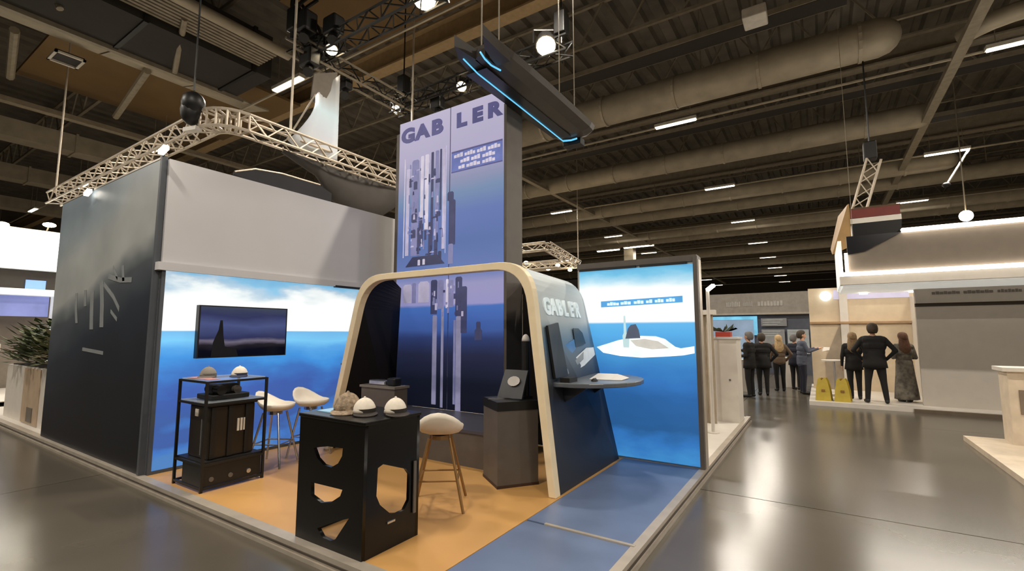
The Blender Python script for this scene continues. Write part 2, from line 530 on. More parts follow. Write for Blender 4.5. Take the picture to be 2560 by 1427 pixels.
# ------------------------------------------------------------------ linear ceiling lights on conduit rows
cols = {-47.0: 'added leftmost column', -38.5: 'added second column from the left', -30.0: 'added third column from the left', -21.3: 'fourth column from the left', -12.6: 'left of the tower', -3.8: 'middle', 4.65: 'right aisle', 13.2: 'far right'}  # three leftmost columns added to brighten the far left roof
rows = [-9.8, -1.2, 7.4, 16.2, 24.8, 33.3, 42.1, 50.8, 59.4, 68.0, 76.6]
fix0 = None
def make_fixture():
    e = thing('ceiling_light', (0, 0, 9.0), 'linear ceiling light', 'ceiling light')
    B('lamp_housing', M['fixture'], e, -.7, .7, -.1, .1, 9.0, 9.1)
    B('led_bar', M['tube'], e, -.67, .67, -.075, .075, 8.97, 9.0)
    for sx in (-.5, .5):
        MB().cyl((sx, 0, 9.1), (sx, 0, 10.6), .012, n=4).build('suspension_wire', M['steel'], e)
    return e
for j, y in enumerate(rows):
    if y > 0:
        MB().cyl((-48 if y < 17 else -31, y + .15, 9.06), (15, y + .15, 9.06), .04, n=6).build('light_conduit', M['duct'],
            label='thin conduit carrying the %s row of linear lights' % ords[min(9, j - 2)], cat='conduit', group='conduits of the light rows')
    for x, cn in cols.items():
        if y > 42.5 and x not in (-12.6, -3.8): continue
        if x < -25 and (y < 0 or y > (30 if x > -35 else 17)): continue
        if fix0 is None:
            fix0 = make_fixture(); e = fix0
        else:
            e = dup(fix0, (0, 0, 0))
        e.location = (x, y, 9.0)
        rowname = ('second' if j == 0 else 'first') + ' row behind the camera' if y < 0 else '%s row counted from the booth' % ords[min(9, j - 2)]
        e['label'] = 'glowing linear ceiling light, %s, %s' % (cn, rowname)
        e['group'] = 'linear ceiling lights'
for o in [q for q in bpy.data.objects if q.name.startswith('ceiling_light')]:
    if True:
        light('lamp_glow', 'AREA', o, (o.location.x, o.location.y, 8.95), FIX_W, WARM, (1.35, .2))
# a nearer pair of long lights right of the tower
for n, (x0, x1, y) in enumerate(((-16.3, -14.2, 39.0), (-13.7, -11.1, 38.6))):
    e = thing('long_light', ((x0 + x1) / 2, y, 9.0), ('longer glowing bar light left of the white column', 'longer glowing bar light right of the white column')[n], 'ceiling light')
    B('lamp_housing', M['fixture'], e, x0, x1, y - .15, y + .15, 9.05, 9.2)
    B('led_bar', M['tube'], e, x0 + .05, x1 - .05, y - .12, y + .12, 8.98, 9.05)
# column seen beyond the lightbox
e = thing('hall_column', (-13.5, 39.6, 0), 'pale square hall column far behind the submarine lightbox', 'column')
B('shaft', M['duct'], e, -13.9, -13.1, 39.2, 40.0, 0, 12.4)
B('capital', M['steel'], e, -14.4, -12.6, 38.9, 40.3, 9.7, 10.6)

# ------------------------------------------------------------------ black lighting rig above the booth
rig = thing('lighting_truss', (-9.2, 7, 7.9), 'dark lattice lighting rig hanging above the booth', 'truss')
for p0, p1 in (((-9.2, 5.4, 8), (-9.2, 8.9, 8)), ((-9.6, 8.75, 8), (-4.2, 8.75, 8)), ((-9.4, 6.0, 8.05), (-5.4, 6.0, 8.05))):
    ch, br = MB(), MB(); truss(ch, br, p0, p1, w=.34, r=.03, step=.35)
    c = ch.build('chord_set', M['blackmetal'] if p0[1] > 5.5 else M['steel'], rig); br.build('lattice', M['blackmetal'], c)
for p in ((-9.2, 5.5), (-9.2, 8.7), (-4.4, 8.75), (-5.6, 6.0)):
    MB().cyl((p[0], p[1], 8.1), (p[0], p[1], 11.19 if p[0] < -5 else 12.4), .02, n=5).build('hoist_chain', M['blackmetal'], rig)
for p in ((-9.2, 5.5), (-9.2, 8.7), (-4.4, 8.75)):
    MB().box(p[0] - .13, p[0] + .13, p[1] - .13, p[1] + .13, 8.3, 8.8).build('chain_hoist', M['blackmetal'], rig, bevel=.02)
# dark moving heads and boxes crowding the near rig corner
for k, (x, y, z, s_) in enumerate(((-9.0, 5.75, 7.75, .2), (-9.45, 6.15, 8.35, .26), (-8.9, 5.55, 8.4, .22), (-8.35, 5.85, 8.3, .2), (-9.3, 6.9, 7.78, .16), (-8.0, 8.75, 7.72, .17), (-6.2, 8.75, 7.74, .15))):
    MB().box(x - s_, x + s_, y - s_ * .7, y + s_ * .7, z - s_, z + s_).build('dimmer_box', M['blackmetal'], rig, bevel=.04)
    MB().cyl((x, y, z - s_), (x + .12, y - .1, z - s_ - .2), .09, .11, n=10).build('moving_head', M['blackmetal'], rig)
# tangled cables at the near rig corner
for k in range(6):
    a = random.random() * 6
    pth = [(-9.1 + .35 * math.cos(a + t * 1.3) * (1 - t * .2), 5.7 + .25 * math.sin(a + t * 1.7), 8.2 + .55 * t) for t in np.linspace(0, 1.6, 8)]
    MB().tube(pth, .04, 6).build('cable_loop', M['blackmetal'], rig)

def spot(name_label, p, tgt, power, r=.14, ang=55, warm=WARM, lens=None):
    e = thing('spotlight', p, name_label, 'spotlight', 'spotlights on the lighting rig')
    d = (Vector(tgt) - Vector(p)).normalized()
    P = Vector(p)
    MB().cyl(P - d * .3, P, r * .8, r, n=14).build('lamp_can', M['blackmetal'], e, smooth=False)
    MB().cyl(P - d * .005, P + d * .02, r * .86, n=14).build('lens', lens or M['spot_glow'], e)
    a = d.cross(Vector((0, 0, 1))).normalized()
    mb = MB()
    for s_ in (-1, 1):
        mb.bar(P - d * .12 + a * (s_ * r * 1.1), P - d * .12 + a * (s_ * r * 1.1) + Vector((0, 0, .3)), .03, .03)
    mb.bar(P - d * .12 + a * (-r * 1.1) + Vector((0, 0, .3)), P - d * .12 + a * (r * 1.1) + Vector((0, 0, .3)), .03, .03)
    mb.build('yoke', M['blackmetal'], e)
    light('spot_beam', 'SPOT', e, P + d * .06, power, warm, target=tgt, spot=ang, radius=.12)
    return e
spot('round spotlight left of the tower top on the dark rig', (-9.5, 8.72, 7.95), (-5.2, 4.2, .1), SPOT_W)
spot('round spotlight just above the left half of the tower', (-7.2, 8.75, 7.95), (-4.5, 3.2, .1), SPOT_W)
spot('round spotlight on the near dark rig corner at the top', (-8.6, 6.0, 7.95), (-4.8, 3.4, .1), SPOT_W)
spot('large warm spotlight right of the hanging dark hull', (-4.65, 8.5, 8.0), (-1.9, 4.2, .1), SPOT_W, r=.24)
spot('large warm spotlight cut by the top edge of the picture', (-5.85, 6.0, 8.0), (-3.8, 3.4, .1), SPOT_W, r=.24)

# ================================================================== BOOTH
PZ = 0.10
# ---- raised platform and its edge profiles
plat = thing('booth_platform', (-6, 6, 0), 'raised booth platform with aluminium edge profile', 'platform')
B('base', M['darkgap'], plat, -16.0, -1.33, 2.49, 10.9, 0.0, 0.085)
B('ochre_floor', M['orange'], plat, -6.9, -2.35, 2.5, 6.4, 0.085, PZ)
B('white_deck', M['whitegloss'], plat, -6.9, -1.36, 6.42, 10.86, 0.085, PZ)
B('white_deck', M['whitegloss'], plat, -16.0, -6.9, 2.5, 10.86, 0.085, PZ)
for y0, y1 in ((2.5, 3.83), (3.86, 6.4)):
    B('blue_floor_panel', M['bluecarpet'], plat, -2.34, -1.36, y0, y1, 0.085, PZ)
B('joint_strip', M['profile'], plat, -2.15, -1.33, 3.828, 3.862, 0.09, PZ + .012)
# profile rails: front
for nm, y0, y1, z0, z1, m in (('edge_profile', 2.40, 2.50, .03, PZ + .006, 'profile'), ('edge_groove', 2.392, 2.402, .052, .068, 'darkgap'), ('edge_lip', 2.385, 2.43, 0, .032, 'profile')):
    B(nm, M[m], plat, -16.0, -1.29, y0, y1, z0, z1)
for nm, x0, x1, z0, z1, m in (('edge_profile', -1.36, -1.28, .03, PZ + .006, 'profile'), ('edge_groove', -1.282, -1.272, .05, .068, 'darkgap'), ('edge_lip', -1.30, -1.262, 0, .032, 'profile')):
    B(nm, M[m], plat, x0, x1, 2.40, 10.9, z0, z1)

# ---- dark printed side wall
WV = [(0.0, (14, 16, 23)), (0.9, (20, 25, 35)), (1.7, (36, 43, 54)), (2.25, (70, 77, 83)), (2.42, (112, 118, 120)), (2.6, (156, 159, 158)), (3.2, (154, 158, 158)), (3.6, (130, 141, 147)), (4.1, (104, 117, 126))]
wave = print_mat('storm_wave_print', [(z + 1.8, c) for z, c in WV], 1.8, 6.0, amp=1.0, nscale=(.55, 1, .8), shear=(-.2, 0), blotch=.35, bscale=1.3, rough=.45)
e = thing('side_wall', (-9, 2.55, PZ), 'dark grey booth side wall with stormy sea print and white script', 'booth wall')
W0, W1 = -10.9, -6.95
B('wall_panel', wave, e, W0, W1, 2.455, 2.495, PZ + .008, 4.02)
B('wall_edge_post', M['slateedge'], e, W1, W1 + .05, 2.44, 2.505, PZ + .008, 4.05)
B('wall_cap', M['profile'], e, W0, W1, 2.45, 2.5, 4.02, 4.045)
script = mat('pale_script_print', (122, 127, 128), rough=.6)
fy = 2.453
def stroke(pts, w):
    mb = MB()
    for (x0, z0), (x1, z1) in zip(pts[:-1], pts[1:]):
        mb.bar((x0, fy, z0), (x1, fy, z1), w, .004) if False else mb.prism([(x0, fy, z0 - w / 2), (x1, fy, z1 - w / 2), (x1, fy, z1 + w / 2), (x0, fy, z0 + w / 2)] if abs(x1 - x0) > abs(z1 - z0)
                 else [(x0 - w / 2, fy, z0), (x0 + w / 2, fy, z0), (x1 + w / 2, fy, z1), (x1 - w / 2, fy, z1)], (0, -.003, 0))
    mb.build('script_stroke', script, e)
stroke([(-9.75, 2.42), (-9.7, 2.15), (-9.62, 1.95)], .10)
stroke([(-9.35, 2.45), (-9.3, 2.2)], .10)
stroke([(-9.05, 2.42), (-9.0, 2.1), (-8.95, 1.85)], .14)
stroke([(-8.7, 2.55), (-8.6, 2.2), (-8.55, 1.88)], .14)
stroke([(-8.6, 2.5), (-8.2, 2.3), (-7.95, 2.12)], .07)
stroke([(-8.45, 2.6), (-8.0, 2.52), (-7.6, 2.5)], .07)
stroke([(-7.95, 2.72), (-7.88, 2.5)], .08)
stroke([(-8.3, 2.72), (-8.1, 2.55)], .06)
stroke([(-8.25, 2.1), (-8.0, 1.98)], .05)
stroke([(-9.25, 1.56), (-8.4, 1.52)], .05)

# ---- back wall: white upper panels, backlit seascape below, screen
bw = thing('back_wall', (-6.9, 4.5, PZ), 'white back wall above a glowing seascape lightbox', 'booth wall')
sea = print_mat('seascape_backlit', [(.1, (76, 124, 184)), (.35, (66, 116, 190)), (.65, (62, 92, 156)), (1.0, (62, 92, 166)), (1.25, (62, 112, 186)), (1.45, (66, 142, 216)), (1.58, (86, 160, 224)),  # lowest stops paint the LED glow into the picture foot
        (1.70, (118, 194, 238)), (1.82, (112, 178, 226)), (1.835, (250, 251, 250)), (2.2, (248, 250, 249)), (2.32, (222, 230, 232)), (2.42, (172, 196, 214)), (2.52, (132, 186, 218)), (2.65, (118, 176, 214))],
        .1, 2.66, nscale=(1, 1.1, 3.0), detail=5, swell=(1.833, 1.5), emit=1.0, rough=.6)
B('wall_core', M['whitewall'], bw, -7.0, -6.9, 2.51, 6.6, PZ + .002, 4.02)
for y0, y1 in ((2.51, 6.6),):
    B('upper_panel', M['whitewall'], bw, -6.9, -6.86, y0, y1, 2.68, 4.02)
B('trim_ledge', M['whitewall'], bw, -6.9, -6.80, 2.45, 6.6, 2.58, 2.68)
B('seascape_lightbox', sea, bw, -6.9, -6.85, 2.55, 6.6, .14, 2.58)
B('lightbox_frame', M['slateedge'], bw, -6.9, -6.84, 2.51, 2.55, .102, 2.58)
B('lightbox_frame', M['slateedge'], bw, -6.9, -6.84, 2.55, 6.6, .102, .14)
B('black_slot', M['blackmetal'], bw, -6.86, -6.79, 5.0, 5.75, 2.565, 2.60)
B('shelf_bracket', M['greyped'], bw, -6.85, -6.6, 5.2, 5.5, 1.26, 1.29)
# small top lights on the walls
for n, p in enumerate(((-6.63, 2.4, 4.02), (-9.29, 2.4, 3.92))):
    t = thing('clip_light', p, ('small bright clip light on the top corner of the booth wall', 'small clip light on top of the dark side wall')[n], 'clip light')
    MB().bar((p[0], p[1] - .02, p[2] + .06), (p[0] - .16, p[1] - .02, p[2] + .02), .06, .05).build('lamp_head', M['ledwhite'], t)
    MB().bar((p[0] - .3 if n == 0 else p[0] - .1, p[1] + .06, 4.05), (p[0] - .1, p[1], p[2] + .04), .02, .02).build('arm', M['blackmetal'], t)

# ---- wall screen
tvimg = print_mat('night_sea_screen', [(1.45, (6, 7, 18)), (1.56, (8, 9, 22)), (1.63, (34, 30, 38)), (1.69, (104, 98, 116)), (1.73, (44, 48, 84)), (1.9, (70, 80, 124)), (2.03, (48, 52, 88)), (2.16, (62, 70, 84))],
                  1.45, 2.18, amp=.16, nscale=(1, 1.6, 6), emit=.9, rough=.2)
tv = thing('wall_screen', (-6.78, 3.54, 1.47), 'flat wall screen showing a submarine sail on a dark sea', 'screen')
B('screen_body', M['blackmetal'], tv, -6.85, -6.772, 2.93, 4.15, 1.47, 2.165)
B('screen_picture', tvimg, tv, -6.772, -6.768, 2.95, 4.13, 1.485, 2.15)
sil = mat('black_silhouette', (3, 4, 12), rough=.4)
MB().prism([(-6.767, 3.10, 1.485), (-6.767, 3.45, 1.485), (-6.767, 3.42, 1.58), (-6.767, 3.27, 1.62), (-6.767, 3.245, 1.76), (-6.767, 3.225, 1.97), (-6.767, 3.195, 1.97), (-6.767, 3.18, 1.84), (-6.767, 3.12, 1.68)], (.002, 0, 0)).build('submarine_silhouette', sil, tv)
B('wall_mount', M['blackmetal'], tv, -6.86, -6.845, 3.3, 3.8, 1.6, 2.0)

# ---- printed tower
TX0, TXM, TX1, TY = -6.38, -5.15, -4.04, 6.0
tw = thing('printed_tower', ((TX0 + TX1) / 2, TY + .2, .55), 'tall blue and lilac printed tower lettered GABLER with mast pictures', 'tower')
tprint = print_mat('mast_tower_print', [(.5, (16, 18, 30)), (1.0, (22, 26, 40)), (1.45, (38, 42, 68)), (1.72, (48, 62, 110)), (1.85, (64, 92, 158)), (2.1, (70, 104, 178)), (2.24, (72, 112, 184)), (2.27, (150, 148, 198)), (2.6, (152, 150, 192)),
        (2.8, (104, 124, 180)), (3.3, (92, 114, 170)), (3.8, (100, 120, 178)), (4.15, (116, 140, 176)), (4.4, (142, 146, 178)), (4.9, (176, 170, 200)), (5.7, (188, 182, 208))],
        0.5, 5.72, amp=.07, nscale=(1.2, 1, 6), emit=.82, rough=.5)
B('tower_core', M['greyped'], tw, TX0 - .04, TX1 + .02, TY + .02, TY + .42, .55, 5.62)
B('print_panel', tprint, tw, TX0, TXM - .012, TY - .03, TY + .02, .56, 5.68)
B('print_panel', tprint, tw, TXM + .012, TX1, TY - .03, TY + .02, .56, 5.68)
B('seam_profile', mat('slate_seam', (84, 88, 122), rough=.5), tw, TXM - .012, TXM + .012, TY - .02, TY + .02, .56, 5.68)
B('side_profile', M['greyped'], tw, TX1, TX1 + .05, TY - .02, TY + .44, .1, 5.45)
B('side_profile', M['greyped'], tw, TX0 - .09, TX0 - .005, TY - .02, TY + .44, .1, 5.5)
ink = mat('slate_blue_ink', (84, 84, 140), rough=.5, emit=.35)
fr = TY - .036
def letter_row(word, x0, x1, z, cap):
    pitch = (x1 - x0) / len(word)
    for i, ch in enumerate(word):
        text('letter', ch, ink, tw, (x0 + pitch * i + pitch * .46, fr, z), (1, 0, 0), (0, 0, 1), cap, sx=1.28, depth=.012, bold=.02, align='CENTER')
letter_row('GAB', -6.32, -5.26, 5.29, .255)
letter_row('LER', -5.06, -4.04, 5.29, .235)
pk = {'pale': mat('print_pale', (178, 174, 204), emit=.5), 'slate': mat('print_slate', (124, 126, 170), emit=.5), 'dark': mat('print_dark', (66, 70, 108), emit=.4),
      'white': mat('print_white', (200, 196, 218), emit=.5), 'navy': mat('print_navy', (62, 66, 100), emit=.35), 'tube': mat('print_tube', (150, 150, 188), emit=.35)}
masts = [(-6.176, 3.172, -6.095, 4.771, 'pale'), (-6.038, 3.155, -5.869, 4.908, 'slate'), (-5.99, 4.358, -5.9, 4.507, 'dark'), (-6.032, 3.766, -5.894, 3.92, 'dark'), (-6.034, 3.477, -5.925, 3.63, 'dark'), (-5.819, 3.713, -5.751, 4.946, 'white'), (-5.712, 3.591, -5.626, 4.952, 'white'), (-5.575, 3.224, -5.518, 4.97, 'dark'), (-5.474, 3.388, -5.4, 4.975, 'slate'), (-5.369, 3.903, -5.332, 4.984, 'dark'), (-5.307, 3.219, -5.244, 4.984, 'pale'), (-5.461, 4.394, -5.332, 4.466, 'dark'), (-5.458, 3.799, -5.347, 3.884, 'dark'), (-5.829, 3.32, -5.752, 3.825, 'dark'), (-5.715, 3.417, -5.668, 3.847, 'dark'), (-5.616, 3.124, -5.559, 3.719, 'dark'), (-5.882, 3.148, -5.834, 3.653, 'dark'), (-5.481, 3.042, -5.408, 3.391, 'dark'), (-6.149, 2.964, -5.242, 3.133, 'navy'), (-5.853, 2.975, -5.795, 3.075, 'white'), (-5.738, 2.98, -5.681, 3.079, 'white'), (-5.387, 3.034, -5.315, 3.187, 'navy'), (-5.191, 4.032, -5.057, 4.185, 'dark'), (-5.138, 3.268, -5.016, 4.039, 'dark'), (-5.155, 2.946, -5.051, 3.286, 'slate'), (-6.19, 2.322, -5.993, 2.651, 'pale'), (-5.973, 2.317, -5.886, 2.67, 'slate'), (-5.82, 2.323, -5.575, 2.685, 'pale'), (-5.536, 2.117, -5.391, 2.699, 'dark'), (-5.374, 2.202, -5.249, 2.689, 'slate'), (-5.196, 2.211, -5.144, 2.694, 'white'), (-5.126, 2.222, -5.04, 2.675, 'slate'), (-4.988, 2.073, -4.853, 2.719, 'dark'), (-4.867, 1.8, -4.751, 2.554, 'dark'), (-5.476, 0.624, -5.387, 2.097, 'tube'), (-5.291, 0.586, -5.238, 2.268, 'tube'), (-4.971, 0.552, -4.863, 2.073, 'tube'), (-5.022, 0.658, -4.98, 2.009, 'slate'), (-4.585, 1.687, -4.443, 1.863, 'dark'), (-4.554, 1.85, -4.475, 1.977, 'dark')]
lay = 0
for i, (x0, z0, x1, z1, c) in enumerate(masts):
    d = .004 + .0012 * (i % 7)
    w = x1 - x0; tp = .18 * w
    mb = MB()
    yy = TY - .03
    mb.prism([(x0, yy, z0), (x1, yy, z0), (x1, yy, z1 - tp), (x1 - tp, yy, z1), (x0 + tp, yy, z1), (x0, yy, z1 - tp)], (0, -d, 0))
    mb.build('printed_mast', pk[c], tw)
rr = random.Random(5)
for k in range(70):
    lo = rr.random() < .55
    x0 = rr.uniform(-6.12, -5.3); z0 = rr.uniform(3.1, 3.95) if lo else rr.uniform(3.3, 4.85)
    w, h = rr.uniform(.018, .05), rr.uniform(.03, .16)
    if rr.random() < .3: w, h = h, w * .7
    if x0 + w > -5.25: continue
    MB().prism([(x0, TY - .03, z0), (x0 + w, TY - .03, z0), (x0 + w * .8, TY - .03, z0 + h), (x0 + w * .2, TY - .03, z0 + h)], (0, -.0125 - .0004 * (k % 5), 0)).build('printed_fitting', pk[rr.choice(('dark', 'slate', 'slate', 'pale', 'navy'))], tw)
for k in range(22):
    x0 = rr.uniform(-5.54, -4.85); z0 = rr.uniform(2.05, 2.6); w, h = rr.uniform(.015, .05), rr.uniform(.03, .12)
    B('printed_fitting', pk[rr.choice(('dark', 'slate', 'pale'))], tw, x0, x0 + w, TY - .044 - .0004 * (k % 5), TY - .03, z0, z0 + h)
for x0, x1, z0, z1 in ((-6.23, -6.21, 3.14, 4.97), (-5.235, -5.225, 3.14, 5.02)):
    B('printed_frame', pk['white'], tw, x0, x1, TY - .034, TY - .03, z0, z1)
# picture shading gradient under each mast is left to the print; blue caption plate
plate = mat('caption_blue', (98, 112, 176), emit=.5)
B('caption_plate', plate, tw, -5.11, -4.06, TY - .034, TY - .03, 4.50, 4.87)
B('caption_rule', ink, tw, -5.11, -4.06, TY - .037, TY - .034, 4.845, 4.87)
B('caption_rule', ink, tw, -5.11, -4.06, TY - .037, TY - .034, 4.50, 4.518)
# illegible white lettering: three lines of blurred word blocks
for z, words in ((4.75, ((-5.06, -4.86), (-4.83, -4.6), (-4.57, -4.38), (-4.35, -4.10))), (4.645, ((-4.92, -4.72), (-4.69, -4.50), (-4.46, -4.2))), (4.545, ((-4.96, -4.82), (-4.79, -4.5), (-4.46, -4.2)))):
    for a, b_ in words:
        n = max(2, round((b_ - a) / .065)); w = (b_ - a) / n
        mb = MB()
        for q in range(n):
            h = .062 + .012 * ((q * 7) % 3 - 1)
            mb.box(a + q * w + .006, a + (q + 1) * w - .004, TY - .038, TY - .0335, z, z + h)
        mb.build('blurred_word', pk['white'], tw)

# ---- tower dais
e = thing('tower_dais', (-4.9, 5.4, PZ), 'low grey plinth under the printed tower', 'plinth')
pts = [(-6.1, 5.98), (-6.1, 5.1)] + [(-5.9 + .2 * (1 - math.cos(a)), 5.1 - .2 * math.sin(a)) for a in (.5, 1.0, 1.5)] + [(-3.55, 4.9), (-3.45, 5.0), (-3.45, 5.98)]
MB().prism([(x, y, PZ) for x, y in pts], (0, 0, .42)).build('plinth_body', M['greyped'], e)
MB().prism([(x + (.02 if x > -5 else -.02), y - .02, PZ + .42) for x, y in pts], (0, 0, .04)).build('plinth_top', mat('slate_top', (74, 74, 84), rough=.35), e)

# ---- arch and leaning tunnel walls
def arch_profile(inset=0.0, xl0=-6.22, xr0=-2.37, xl1=-5.52, xr1=-2.68, zt=2.62, r=.42, n=9):
    """points from left foot over the top to right foot, (x, z)"""
    P = [Vector((xl0 + inset, PZ)), Vector((xl1 + inset, zt - inset)), Vector((xr1 - inset, zt - inset)), Vector((xr0 - inset, PZ))]
    out = [P[0]]
    for i in (1, 2):
        a, b, c = P[i - 1], P[i], P[i + 1]
        da, dc = (a - b).normalized(), (c - b).normalized()
        s, e_ = b + da * r, b + dc * r
        for k in range(n + 1):
            t = k / n
            out.append(s * (1 - t) ** 2 + b * 2 * t * (1 - t) + e_ * t ** 2)
    out.append(P[3])
    return out
ar = thing('arch_frame', (-4.3, 4.55, PZ), 'cream edged arch with leaning legs and dark tunnel sides', 'arch')
o_, i_ = arch_profile(0), arch_profile(.085)
mb = MB()
n = len(o_)
secs = []
for k in range(n):
    secs.append([(o_[k].x, 4.47, o_[k].y), (i_[k].x, 4.47, i_[k].y), (i_[k].x, 4.58, i_[k].y), (o_[k].x, 4.58, o_[k].y)])
mb.loft(secs)
mb.build('arch_rim', M['cream'], ar, bevel=.008)
# leaning walls: ruled between the arch profile (front) and a slightly steeper one at the back
tunw = print_mat('tunnel_wall_print', [(.1, (36, 37, 42)), (1.2, (40, 43, 50)), (1.45, (80, 88, 98)), (1.7, (96, 124, 150)), (1.86, (140, 158, 170)), (1.95, (176, 186, 190)), (2.3, (190, 198, 200)), (2.62, (170, 182, 190))],
                 .1, 2.64, amp=.12, nscale=(1, 1.2, 3), rough=.5)
inner = mat('black_tunnel_lining', (26, 22, 19), rough=.75, spec=.2)
def side_wall(side):
    prof_f = arch_profile(.012); half = len(prof_f) // 2
    if side > 0:
        pf = prof_f[half:]; pb = arch_profile(.012, xr1=-2.93)[half:]
    else:
        pf = prof_f[:half]; pb = [Vector((-6.42 + (p.y - PZ) * .05, p.y)) for p in pf]
    y0, y1 = 4.575, 6.33 if side > 0 else 5.95
    t = .06 * (-1 if side > 0 else 1)
    so, si = [], []
    for a, b in zip(pf, pb):
        so.append([(a.x, y0, a.y), (b.x, y1, b.y)])
        si.append([(a.x + t, y0, a.y - .02), (b.x + t, y1, b.y - .02)])
    secs = [[p[0], p[1], q[1], q[0]] for p, q in zip(so, si)]
    outer = MB()
    outer.loft(so, closed=False, cap=False)
    return secs, so, si
for side, nm in ((1, 'right_tunnel_wall'), (-1, 'left_tunnel_wall')):
    secs, so, si = side_wall(side)
    sh = MB().loft(secs).build('tunnel_wall', tunw if side > 0 else inner, ar, smooth=False)
    lin_ = MB().loft([[(p[0][0] + (-.006 if side > 0 else .006), p[0][1] + .002, p[0][2]), (p[1][0] + (-.006 if side > 0 else .006), p[1][1] - .002, p[1][2])] for p in si], closed=False, cap=False)
    lin_.build('tunnel_lining', inner, ar, fix=False)

B('rear_panel', inner, ar, -3.985, -3.01, 6.44, 6.5, PZ, 2.6)
def w2x(y, z):
    """x of the outer face of the right tunnel wall"""
    f = (z - PZ) / 2.52
    xf = -2.38 + f * (-2.69 + 2.38); xb = -2.38 + f * (-2.94 + 2.38)
    t = (y - 4.575) / 1.755
    return xf * (1 - t) + xb * t
# raised white letters on the right tunnel wall
lm = mat('white_letter_acrylic', (214, 226, 228), rough=.35, emit=.25)
for i, ch in enumerate('GABLER'):
    y = 4.70 + i * .215
    text('raised_letter', ch, lm, ar, (w2x(y, 2.05) + .012, y, 2.02), (w2x(y + 1, 2.1) - w2x(y, 2.1), 1, 0), (-.14, 0, 1), .19, sx=1.05, depth=.03, bold=.012)
# printed boat on the tunnel wall
def w2poly(pts, m, d, nm='wall_print'):
    MB().prism([(w2x(y, z) + .03, y, z) for y, z in pts], (d, 0, 0)).build(nm, m, ar)
w2poly([(5.08, 1.40), (5.9, 1.60), (6.2, 1.60), (6.2, 1.50), (5.7, 1.38), (5.1, 1.30)], mat('print_foam', (226, 232, 236), rough=.4), .004)
w2poly([(5.05, 1.36), (5.75, 1.55), (5.7, 1.46), (5.1, 1.31)], mat('print_hull_grey', (140, 146, 150), rough=.4), .007)
w2poly([(5.5, 1.62), (5.9, 1.66), (5.85, 1.8), (5.72, 1.86), (5.52, 1.86)], mat('print_sail_black', (44, 48, 56), rough=.4), .007)
w2poly([(4.98, 1.62), (5.5, 1.72), (5.5, 1.6), (5.02, 1.44)], mat('print_sea_blue', (70, 124, 184), rough=.4), .003)

# ---- half oval counter shelf on the tunnel wall
e = thing('wall_counter', (-2.2, 5.5, 1.2), 'half oval grey counter mounted on the GABLER tunnel wall', 'counter')
cpts = [(w2x(4.72, 1.24), 4.72)] + [(w2x(4.72, 1.24) + (.76) * math.sin(a) ** .8, 5.45 - .73 * math.cos(a)) for a in np.linspace(.25, 2.7, 12)] + [(w2x(6.15, 1.24), 6.18)]
MB().prism([(x, y, 1.20) for x, y in cpts], (0, 0, .05)).build('counter_top', mat('grey_counter', (92, 96, 102), rough=.3), e, bevel=.01)
MB().prism([(w2x(4.95, 1.0), 4.95, 1.0), (w2x(4.95, 1.2), 4.95, 1.2), (w2x(4.95, 1.2) + .35, 4.95, 1.2)], (0, .04, 0)).build('bracket', M['darkpanel'], e)
MB().prism([(w2x(5.9, 1.0), 5.9, 1.0), (w2x(5.9, 1.2), 5.9, 1.2), (w2x(5.9, 1.2) + .35, 5.9, 1.2)], (0, .04, 0)).build('bracket', M['darkpanel'], e)
e = thing('monitor', (-2.5, 4.9, 1.25), 'slim black monitor standing on the wall counter', 'monitor')
MB().prism([(w2x(4.72, 1.3) + .03, 4.70, 1.30), (w2x(5.06, 1.3) + .03, 5.06, 1.30), (w2x(5.0, 1.9) + .03, 4.98, 1.92), (w2x(4.7, 1.86) + .03, 4.66, 1.88)], (.03, 0, 0)).build('screen_panel', M['blackmetal'], e)
MB().box(-2.47, -2.35, 4.78, 4.98, 1.25, 1.30).build('monitor_foot', M['blackmetal'], e)
e = thing('brochure_holder', (-2.2, 5.6, 1.25), 'open white brochure lying on the wall counter', 'brochure')
MB().prism([(-2.32, 5.25, 1.252), (-2.08, 5.28, 1.252), (-2.08, 5.55, 1.30), (-2.32, 5.52, 1.30)], (0, 0, .006)).build('left_page', M['whitegloss'], e)
MB().prism([(-2.08, 5.28, 1.252), (-1.95, 5.32, 1.252), (-1.95, 5.58, 1.26), (-2.08, 5.55, 1.30)], (0, 0, .006)).build('right_page', M['whitegloss'], e)
e = thing('computer_mouse', (-2.25, 5.05, 1.25), 'small dark device near the monitor on the wall counter', 'device')
MB().ball((-2.2, 5.12, 1.252), .035, .055, .03, nu=10, nv=5, z0=0).build('shell', M['blackmetal'], e, smooth=True)
MB().box(-2.205, -2.195, 5.08, 5.16, 1.275, 1.284).build('wheel', M['greyped'], e)

# ---- submarine lightbox panel
lb = thing('submarine_lightbox', (-1.95, 6.4, PZ), 'tall glowing lightbox picturing a surfaced submarine at sea', 'lightbox')
subsea = print_mat('submarine_sea_backlit', [(.12, (64, 138, 200)), (.35, (52, 116, 186)), (.55, (42, 92, 146)), (.95, (44, 98, 160)), (1.2, (52, 114, 184)), (1.45, (64, 138, 200)), (1.6, (76, 150, 208)), (1.78, (86, 168, 226)), (1.93, (96, 178, 230)),
        (1.955, (246, 248, 248)), (2.42, (240, 246, 248)), (2.52, (176, 216, 234)), (2.64, (110, 186, 222)), (2.72, (96, 168, 212))], .1, 2.74, nscale=(1.6, 1, 4.0), detail=4, swell=(1.945, .5), emit=.95, rough=.5)
B('lightbox_case', M['profile'], lb, -3.0, -1.28, 6.42, 6.58, PZ, 2.76)
B('lit_picture', subsea, lb, -2.96, -1.34, 6.385, 6.42, PZ + .03, 2.70)
